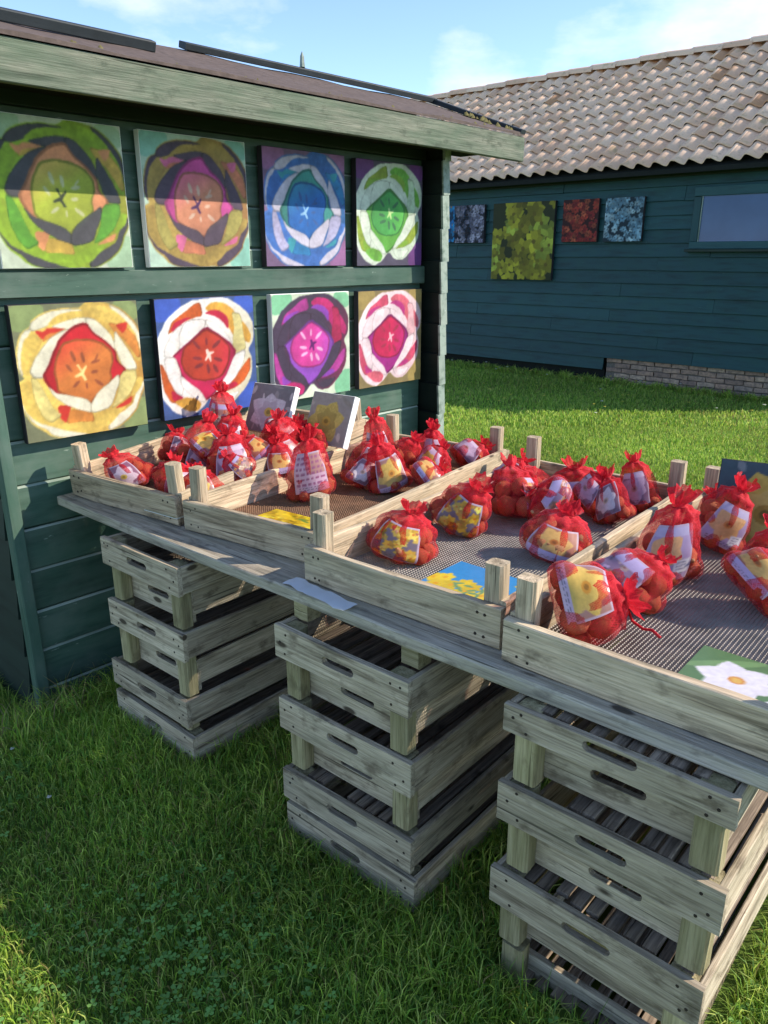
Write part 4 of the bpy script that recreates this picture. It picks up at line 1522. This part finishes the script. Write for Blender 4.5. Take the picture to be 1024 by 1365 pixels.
BAGS = [
 # u, v, z, R, H, label kind, text, lie(sign, pitch, azimuth), yaw, lean
 (-2.385, 1.40, t1z(1.40), .085, .165, 'pink', 'red net bag with a pale pink narcissus card, alone at the left tray end', None, 0, (0, .0)),
 (-2.30, 1.60, t1z(1.6) + .01, .080, .225, 'mauve', 'red net bag with a mauve card, tall behind the orange flower card', None, .2, (.0, .02)),
 (-2.17, 1.44, t1z(1.44), .098, .150, 'orange', 'squat red net bag with an orange flower card near the left post', None, .1, (.01, 0)),
 (-2.30, 1.78, t1z(1.78) + .03, .080, .19, 'mauve', 'upright red net bag with a mauve card near the wall, below the red white tulip', None, -.1, (0, 0)),
 (-2.43, 1.86, t1z(1.9) + .06, .080, .22, 'manysmall', 'highest red net bag of the left heap, its frill against the red white tulip', None, 0, (.0, .01)),
 (-2.085, 1.60, t1z(1.6) + .03, .090, .19, 'mauve', 'red net bag with purple pink card amid the left heap', None, .15, (.0, .02)),
 (-2.02, 1.43, t1z(1.43), .082, .150, 'yellow', 'red net bag with golden flower card against the left tray divider', None, .2, (-.02, 0)),
 (-2.11, 1.85, t1z(1.85) + .04, .082, .18, None, 'red net bag showing only bulbs amid the left heap, no card', None, 0, (.02, 0)),
 (-2.02, 1.76, t1z(1.76) + .0, .075, .15, 'strip', 'small red net bag with pale orange card beside the left divider', None, .2, (0, 0)),
 (-2.16, 1.90, t1z(1.9) + .05, .084, .14, 'white', 'slumped red net bag with a white card before the leaning white narcissus board', (1, 60, .2), 0, (0, 0)),
 (-2.05, 1.84, t1z(1.84) + .02, .070, .155, 'text', 'red net bag with tan lettered card by the divider of the left tray', None, .1, (0, .01)),
 (-2.05, 1.975, t1z(1.97) + .03, .062, .11, None, 'small bag of bare bulbs below the leaning yellow flower board', None, 0, (0, 0)),
 (-1.83, 1.74, F0, .093, .255, 'text', 'tall red net bag with a pink lettered card against the second divider', None, -.05, (.03, .02)),
 (-1.79, 1.94, F0, .066, .165, 'white', 'narrow red net bag with a white pink card, second from the divider', None, 0, (.01, 0)),
 (-1.93, 2.22, F0 + .02, .078, .215, 'mauve', 'upright red net bag with a pale mauve card against the rear post', None, 0, (0, 0)),
 (-1.70, 2.00, F0, .088, .200, 'yellow', 'red net bag with yellow flower card and lilac strip in the rusty tray', None, .2, (.03, .02)),
 (-1.735, 2.30, F0, .068, .20, 'orange', 'narrow red net bag with orange yellow card at the rear, by the shed corner', None, -.1, (.0, 0)),
 (-1.545, 2.03, F0, .095, .125, 'strip', 'slumped red net bag with a lilac strip behind the yellow flower bag', (1, 55, .3), 0, (0, 0)),
 (-1.60, 2.36, F0, .090, .150, 'mauve', 'red net bag lying by the paired rear posts, mauve peach card', (1, 50, .4), 0, (0, 0)),
 (-1.245, 1.53, F0, .098, .155, 'many', 'red net bag with many yellow flowers on its card, standing alone in front', None, -.1, (.02, .03)),
 (-1.255, 1.81, F0, .094, .180, 'many', 'red net bag with yellow flower card, leaning on the divider behind the lone bag', None, .1, (-.01, .03)),
 (-1.19, 2.03, F0, .104, .205, 'manysmall', 'large red net bag of visible bulbs left of centre in the daffodil card tray', None, .7, (.02, .02)),
 (-1.12, 2.30, F0, .106, .160, 'lilac', 'wide red net bag with a lilac topped card at the tray rear', None, 0, (0, .01)),
 (-1.065, 2.02, F0, .098, .130, 'lilac', 'flat red net bag with lilac card lying in the daffodil card tray', (-1, 55, .1), 0, (0, 0)),
 (-.925, 1.81, F0, .106, .150, 'strip', 'wide slumped red net bag with a lilac strip, against the nearest divider', None, .1, (.02, .03)),
 (-.925, 2.17, F0, .068, .180, 'white', 'pointed red net bag with a white card at the tray rear', None, 0, (0, 0)),
 (-.925, 2.36, F0, .076, .205, 'mauve', 'upright red net bag with tied frill against the tall rear post', None, 0, (0, 0)),
 (-.645, 1.86, F0, .092, .245, 'tag', 'big red net bag with a lilac orange card and white tag, behind the lying bags', None, .0, (-.01, .02)),
 (-.615, 2.15, F0, .090, .225, 'tag', 'upright red net bag with a peach card, frill below the round rear post', None, 0, (0, 0)),
 (-.64, 1.63, F0, .095, .165, 'lilac', 'red net bag with a lilac grey card, second from the front by the nearest divider', (1, 35, .35), 0, (0, 0)),
 (-.655, 1.385, F0, .108, .185, 'yellow', 'red net bag lying nearest the camera, red drawstring trailing on the mesh', (1, 72, .1), 0, (0, 0)),
 (-.395, 1.81, F0, .108, .160, 'strip', 'red net bag of loose bulbs with lilac strip, at the right picture edge', (1, 45, .4), 0, (0, 0)),
 (-2.43, 1.62, t1z(1.6) + .01, .078, .15, 'white', 'red net bag with white card hard against the shed wall, left heap', None, .1, (0, 0)),
    (-2.22, 1.61, t1z(1.6) + .05, .076, .15, 'yellow', 'red net bag with golden card lying on top amid the left heap', (1, 48, .2), 0, (0, 0)),
    (-2.10, 1.735, t1z(1.7) + .02, .072, .14, 'strip', 'small red net bag with orange card wedged amid the left heap', (-1, 40, -.2), 0, (0, 0)),
    (-2.20, 1.95, t1z(1.95) + .03, .078, .15, 'pink', 'red net bag with pink card just below the white narcissus board', (1, 40, 0), 0, (0, 0)),
    (-2.03, 1.60, t1z(1.6) + .01, .066, .13, 'manysmall', 'low red net bag with speckled card behind the left tray divider', (-1, 45, .2), 0, (0, 0)),
    (-1.86, 2.06, F0 + .01, .080, .17, 'white', 'red net bag with white flower card in the second row of the rusty tray', None, 0, (0, 0)),
    (-1.645, 2.19, F0, .078, .15, 'orange', 'red net bag with an orange flower card before the paired rear posts', (1, 40, .2), 0, (0, 0)),
    (-1.79, 2.16, F0 + .02, .074, .17, None, 'bag of bare bulbs in the thick of the rusty tray heap', None, 0, (0, 0)),
    (-1.225, 2.19, F0, .080, .16, None, 'bag of bare bulbs behind the big bulb bag in the daffodil card tray', None, 0, (0, 0)),
    (-1.02, 2.19, F0, .074, .14, 'mauve', 'low red net bag with mauve card in the rear row of the daffodil card tray', (1, 45, .1), 0, (0, 0)),
 (-1.33, 2.22, F0, .076, .15, 'orange', 'small red net bag with orange card by the paired rear posts', (1, 35, .2), 0, (0, 0)),
 (-.63, 2.31, F0, .072, .15, 'pink', 'small red net bag with pink card in the far corner by the round rear post', (-1, 30, .2), 0, (0, 0)),
 (-.43, 1.99, F0, .090, .185, None, 'red net bag of bare bulbs below the leaning yellow flower board on the right', None, .3, (.0, .0)),
]
for i, b in enumerate(BAGS):
    u, v, z, Rb, Hb, kind, lab, lie, yaw, lean = b
    make_bag(u, v, z, Rb, Hb, kind, lab, lie, yaw, lean, seed=i, nb=13 if Rb > .085 else 11, string=('drawstring' in lab), lw=1.0 if kind != 'many' else 1.1)

# ------------------------------------------------------------------ cards and small boards
p = flower_img(64, (150, 150, 152), (250, 246, 250), (240, 216, 110), 71, .44, .5, .42, 6, (206, 204, 200), (222, 216, 220))
canvas('narcissus_board', 'grey board with one white narcissus leaning at the back of the left tray', 'picture board', TP(-2.345, 2.03, .965), AT + R(8), .215, .20, .03, p.out(), 'white', 'flower boards leaning in the trays', R(-24))
p = flower_img(64, (184, 180, 168), (240, 220, 116), (222, 190, 84), 72, .44, .46, .45, 6, (204, 198, 180), (200, 184, 96))
canvas('narcissus_board', 'board with a yellow double flower and white edge leaning by the rear post', 'picture board', TP(-2.05, 2.07, .955), AT + R(2), .21, .20, .03, p.out(), 'white', 'flower boards leaning in the trays', R(-22))
p = flower_img(64, (70, 92, 104), (206, 186, 92), (176, 152, 72), 73, .52, .52, .42, 6, (110, 120, 126), (214, 196, 112))
canvas('narcissus_board', 'board with a large pale yellow flower leaning at the right picture edge', 'picture board', TP(-.53, 2.28, .872), AT + R(11), .26, .25, .025, p.out(), 'black_edge', 'flower boards leaning in the trays', R(-12))


def flat_card(label, u, v, W, Hh, yaw, img, z=F0 + .003):
    o = place('flower_card', print_sheet('flower_card', img, W, Hh, M['card'], k=.74), None, TP(u, v, z), (R(-90), 0, AT + yaw))
    # give the card its thickness and a pale back
    V, F = box_vf(-W / 2, W / 2, .0008, .0024, -Hh / 2, Hh / 2)
    place('card_back', mesh('card_back', V, F, M['white']), o)
    tag(o, label, 'card', 'printed flower cards lying in the trays')
    return o


pm = many_img(56, (236, 200, 40), [(250, 214, 40), (250, 226, 70), (240, 196, 30)], 81, 60, .1, (230, 170, 30))
for k in range(16):
    pm.poly(ell(random.random(), random.random(), .07, .025, random.random() * 180), (110, 150, 60))
flat_card('yellow flower card on the rusty mesh behind the second front board', -1.70, 1.50, .26, .20, R(4), pm.out())
pm = many_img(64, (60, 150, 214), [(252, 216, 40), (250, 226, 80), (246, 200, 30)], 82, 1, .1)
for k in range(46):
    x, y = np.random.default_rng(k).random(2)
    if y < .72 - .12 * x:
        for j in range(6):
            pm.poly(petal(x, y, 0, .12, .045, j * 1.05 + k, 6), np.array((252, 218, 56)) * (.88 + .12 * ((k * 7) % 5) / 5))
        pm.poly(ell(x, y, .03, .03), (238, 176, 40))
for k in range(12):
    x, y = np.random.default_rng(k + 90).random(2) * np.array([.5, .35]) + np.array([.25, .22])
    pm.poly(ell(x, y, .06, .02, k * 37), (120, 160, 110))
flat_card('blue and yellow daffodil card on the grey mesh behind the front posts', -1.0, 1.475, .22, .27, R(-1), pm.out())
pm = Painter(72, (98, 132, 84), 83)
for (x, y, a, b, g) in ((.2, .8, .3, .05, 40), (.5, .2, .4, .06, 20), (.2, .3, .3, .06, 70), (.8, .9, .3, .05, -10)):
    pm.poly(ell(x, y, a, b, g), (124, 160, 104))
for (x, y, s, n) in ((.33, .62, .27, 6), (.78, .48, .26, 6), (.62, .13, .24, 6)):
    for j in range(n):
        pm.poly(petal(x, y, 0, s, s * .40, j * 2 * math.pi / n + x * 3), (np.array((250, 246, 250)), np.array((232, 226, 238))))
    pm.poly(ell(x, y, s * .2, s * .2), (220, 150, 70)); pm.poly(ell(x, y, s * .13, s * .13), (234, 190, 96))
flat_card('card with white narcissi on green, on the mesh nearest the camera', -.285, 1.42, .30, .28, R(0), pm.out())
pm = many_img(32, (226, 214, 170), [(240, 226, 120), (236, 232, 200)], 84, 12, .14)
flat_card('small cream card behind the front board of the left tray', -2.06, 1.36, .16, .14, R(5), pm.out(), t1z(1.36) + .006)

# crumpled clear sleeve on the front plank
n = 14
V, F = [], []
for j in range(5):
    for i in range(n + 1):
        x = i / n * .24 - .12; y = -.026 + .0125 * j
        V.append((x, y + .0025 * math.sin(i * .9) - .012 * i / n, .002 + .003 * abs(math.sin(i * .8 + j * .9)) + .001 * ((i * 7 + j * 3) % 3)))
for j in range(4):
    for i in range(n):
        a = j * (n + 1) + i
        F.append((a, a + 1, a + n + 2, a + n + 1))
o = place('plastic_sleeve', mesh('plastic_sleeve', V, F, M['sleeve'], True), None, TP(-1.275, 1.237, .7415), (0, 0, AT - R(2)))
tag(o, 'crumpled clear plastic sleeve lying on the grey front plank', 'plastic sleeve')

# ------------------------------------------------------------------ grass


def keep(x, y):
    """in front of the camera within a widened view, not under crates, shed or barn"""
    ok = (y > .45) & (np.abs(x) < .78 * (y + .35)) & (np.hypot(x, y) < 16)
    u = x * ut[0] + y * ut[1]; v = x * vt[0] + y * vt[1]
    for (a, b2) in (ST1, ST2, ST3):
        ok &= ~((u > a - .005) & (u < b2 + .005) & (v > FV - .005) & (v < FV + 1.1))
    s = x * vs[0] + y * vs[1]; w = x * us[0] + y * us[1]
    ok &= ~((w < WALL + .03) & (s > S0 - .05) & (s < S1 + .05) & (w > WALL - 1.7))
    ok &= ~((w < WALL - 1.5) & (s < S1))
    ok &= s < 9.27
    return ok


def blades(name, x, y, h, wd, bend, cols, label=None, seed=0):
    r = np.random.default_rng(seed)
    n = len(x)
    z = ground_z(x, y)
    az = r.uniform(0, 2 * np.pi, n); ba = r.uniform(0, 2 * np.pi, n)
    dx, dy = np.cos(az) * wd / 2, np.sin(az) * wd / 2
    bx, by = np.cos(ba) * bend * h, np.sin(ba) * bend * h
    V = np.zeros((n, 5, 3), np.float32)
    V[:, 0] = np.stack([x - dx, y - dy, z - .004], 1); V[:, 1] = np.stack([x + dx, y + dy, z - .004], 1)
    mx, my, mz = x + bx * .35, y + by * .35, z + h * .62
    V[:, 2] = np.stack([mx - dx * .75, my - dy * .75, mz], 1); V[:, 3] = np.stack([mx + dx * .75, my + dy * .75, mz], 1)
    V[:, 4] = np.stack([x + bx, y + by, z + h * np.clip(1.05 - bend * .45, .3, 1)], 1)
    b = (np.arange(n) * 5)[:, None]
    T = np.concatenate([b + np.array([0, 1, 3]), b + np.array([0, 3, 2]), b + np.array([2, 3, 4])])
    c = np.repeat(cols[:, None, :], 5, 1)
    o = place(name, tri_mesh(name, V.reshape(-1, 3), T, M['grass'], c.reshape(-1, 3)))
    return tag(o, label, kind='stuff')


def grass_cols(n, r, dry=.1, p=None):
    g = np.array([lin((134, 162, 56)), lin((112, 148, 54)), lin((156, 176, 74)), lin((98, 132, 56)), lin((170, 180, 90))])
    c = g[r.integers(0, len(g), n)] * r.uniform(.95, 1.65, (n, 1))
    d = r.random(n) < (dry if p is None else .03 + .5 * np.clip(p - .45, 0, 1) ** 1.5)
    c[d] = lin((168, 150, 92)) * r.uniform(.6, 1.1, (d.sum(), 1))
    return c


def scatter(n, x0, x1, y0, y1, r):
    x, y = r.uniform(x0, x1, n), r.uniform(y0, y1, n)
    k = keep(x, y)
    return x[k], y[k]


def patch(x, y, sc, ph=0):
    return .5 + .25 * (np.sin(x * sc + ph) * np.cos(y * sc * 1.13 + ph * 2) + np.sin((x + y) * sc * .61 + 1 + ph) * np.cos((x - y) * sc * .47 + ph))


rg = np.random.default_rng(21)
x, y = scatter(420000, -3.2, 2.6, .5, 3.6, rg)
n = len(x)
pp = patch(x, y, 9)
h = (.020 + .032 * rg.random(n) ** 1.3) * (.7 + .6 * pp)
u_ = x * ut[0] + y * ut[1]; v_ = x * vt[0] + y * vt[1]
near_stack = sstep(.55, 1.15, v_) * (u_ < .1)
h *= 1 + .75 * near_stack
blades('grass', x, y, h, .0022 + .0022 * rg.random(n), .15 + .95 * rg.random(n), grass_cols(n, rg, .10, patch(x, y, 3.1, 4)) * (.72 + .5 * patch(x, y, 6, 2))[:, None], None, 1)
x, y = scatter(260000, -3.5, 5.6, 3.6, 7.2, rg)
n = len(x)
blades('grass', x, y, (.022 + .03 * rg.random(n)) * (.7 + .6 * patch(x, y, 5)), .004 + .004 * rg.random(n), .15 + .8 * rg.random(n), grass_cols(n, rg, .10, patch(x, y, 2.3, 1)) * (.75 + .5 * patch(x, y, 2.6, 5))[:, None], None, 2)
x, y = scatter(230000, -3.5, 9.5, 7.2, 13, rg)
n = len(x)
blades('grass', x, y, (.025 + .04 * rg.random(n)) * (.7 + .6 * patch(x, y, 4)), .007 + .006 * rg.random(n), .15 + .7 * rg.random(n), grass_cols(n, rg, .06, patch(x, y, 1.7, 2)) * (.75 + .5 * patch(x, y, 1.6, 5))[:, None], None, 3)
# longer tufts: at the foot of the shed and stacks, along the barn
tx, ty, th_ = [], [], []
for (c0, c1, num, hh, f) in ((0.6, 1.75, 160, .15, 'shed'), (-2.3, -.2, 70, .085, 'stack'), (-8.5, -2.0, 420, .10, 'barn'), (-1.75, -1.4, 60, .11, 'gap'), (-.92, -.68, 40, .09, 'gap')):
    for k in range(num):
        q = rg.uniform(c0, c1)
        if f == 'shed': P_ = SP(q, rg.uniform(.04, .34))
        elif f == 'stack': P_ = TP(q, FV - rg.uniform(.0, .10))
        elif f == 'gap': P_ = TP(q, FV + rg.uniform(.0, .5))
        else: P_ = BP(q, rg.uniform(.05, .3))
        m = 26
        a = rg.normal(0, .022, (m, 2))
        tx += list(P_.x + a[:, 0]); ty += list(P_.y + a[:, 1]); th_ += list(hh * rg.uniform(.5, 1.35) * rg.uniform(.55, 1.1, m))
tx, ty, th_ = np.array(tx), np.array(ty), np.array(th_)
k = keep(tx, ty); tx, ty, th_ = tx[k], ty[k], th_[k]
n = len(tx)
blades('long_grass', tx, ty, th_, np.where(np.hypot(tx, ty) > 5, .008, .0042) * rg.uniform(.7, 1.3, n), .2 + .75 * rg.random(n), grass_cols(n, rg, .08) * .95, None, 4)

# dry pale stalks at the shed foot
sx_, sy_ = [], []
for k in range(60):
    P_ = SP(rg.uniform(.7, 1.7), rg.uniform(.03, .30)); sx_.append(P_.x); sy_.append(P_.y)
sx_, sy_ = np.array(sx_), np.array(sy_); k = keep(sx_, sy_); sx_, sy_ = sx_[k], sy_[k]; n = len(sx_)
blades('dry_stalks', sx_, sy_, rg.uniform(.12, .26, n), rg.uniform(.004, .008, n), .2 + .8 * rg.random(n), np.repeat(lin((176, 160, 112))[None], n, 0) * rg.uniform(.5, 1.1, (n, 1)), None, 6)
# broad weed leaves
x, y = scatter(1500, -2.4, 1.4, .7, 2.6, rg)
k = rg.random(len(x)) < np.clip(patch(x, y, 4, 3) * 2 - .9, 0, 1); x, y = x[k], y[k]
x = np.repeat(x, 6) + rg.normal(0, .010, len(x) * 6); y = np.repeat(y, 6) + rg.normal(0, .010, len(y) * 6); n = len(x)
blades('weeds', x, y, rg.uniform(.03, .06, n), rg.uniform(.010, .018, n), rg.uniform(.7, 1.2, n), np.repeat(lin((112, 150, 66))[None], n, 0) * rg.uniform(.7, 1.2, (n, 1)), None, 7)
# clover leaves
x, y = scatter(15000, -2.6, 1.6, .6, 3.0, rg)
k = rg.random(len(x)) < np.clip(patch(x, y, 5, 1) * 1.6 - .72, 0, 1)
x, y = x[k], y[k]
n = len(x)
V = np.zeros((n, 3, 5, 3), np.float32)
az = rg.uniform(0, 6.28, n); rr = rg.uniform(.006, .0105, n); zz = ground_z(x, y) + rg.uniform(.02, .048, n)
for j in range(3):
    a = az + j * 2.094
    ca, sa_ = np.cos(a), np.sin(a)
    for m, (lx, ly, lz) in enumerate(((0, 0, 0), (.7, .55, .12), (1.25, .4, .2), (1.25, -.4, .2), (.7, -.55, .12))):
        V[:, j, m] = np.stack([x + rr * (lx * ca - ly * sa_), y + rr * (lx * sa_ + ly * ca), zz + rr * lz + .002 * np.sin(a * 3)], 1)
b = (np.arange(n * 3) * 5)[:, None]
T = np.concatenate([b + np.array([0, 2, 1]), b + np.array([0, 3, 2]), b + np.array([0, 4, 3])])
cc = np.repeat((np.array([lin((136, 182, 96))]) * rg.uniform(.7, 1.25, (n, 1)))[:, None, :], 15, 1)
tag(place('clover', tri_mesh('clover', V.reshape(-1, 3), T, M['grass'], cc.reshape(-1, 3))), kind='stuff')

# small yellow and white lawn flowers
fx, fy, fc, fs = [], [], [], []
for k in range(90):
    P_ = BP(rg.uniform(-8, -2.5), rg.uniform(.1, 2.6) if k > 30 else rg.uniform(.05, .5))
    fx.append(P_.x); fy.append(P_.y); fc.append(lin((226, 208, 90)) if rg.random() < .75 else lin((230, 228, 214))); fs.append(rg.uniform(.012, .022))
for (a, b2) in ((-.98, 1.86), (-1.2, 2.1)):
    fx.append(a); fy.append(b2); fc.append(lin((226, 226, 216))); fs.append(.008)
V, T, Cc = [], [], []
for a, b2, c, s in zip(fx, fy, fc, fs):
    z0 = float(ground_z(a, b2)) + (.05 if s < .01 else rg.uniform(.05, .10))
    o = len(V); V.append((a, b2, z0 + s * .4)); Cc.append(c)
    for k in range(8):
        t = k * math.pi / 4
        V.append((a + s * math.cos(t) * (1 if k % 2 else .8), b2 + s * math.sin(t) * (1 if k % 2 else .8), z0 + (.3 if k % 2 else 0) * s)); Cc.append(c)
    for k in range(8):
        T.append((o, o + 1 + k, o + 1 + (k + 1) % 8))
tag(place('lawn_flowers', tri_mesh('lawn_flowers', np.array(V), np.array(T), M['grass'], np.array(Cc))), kind='stuff')
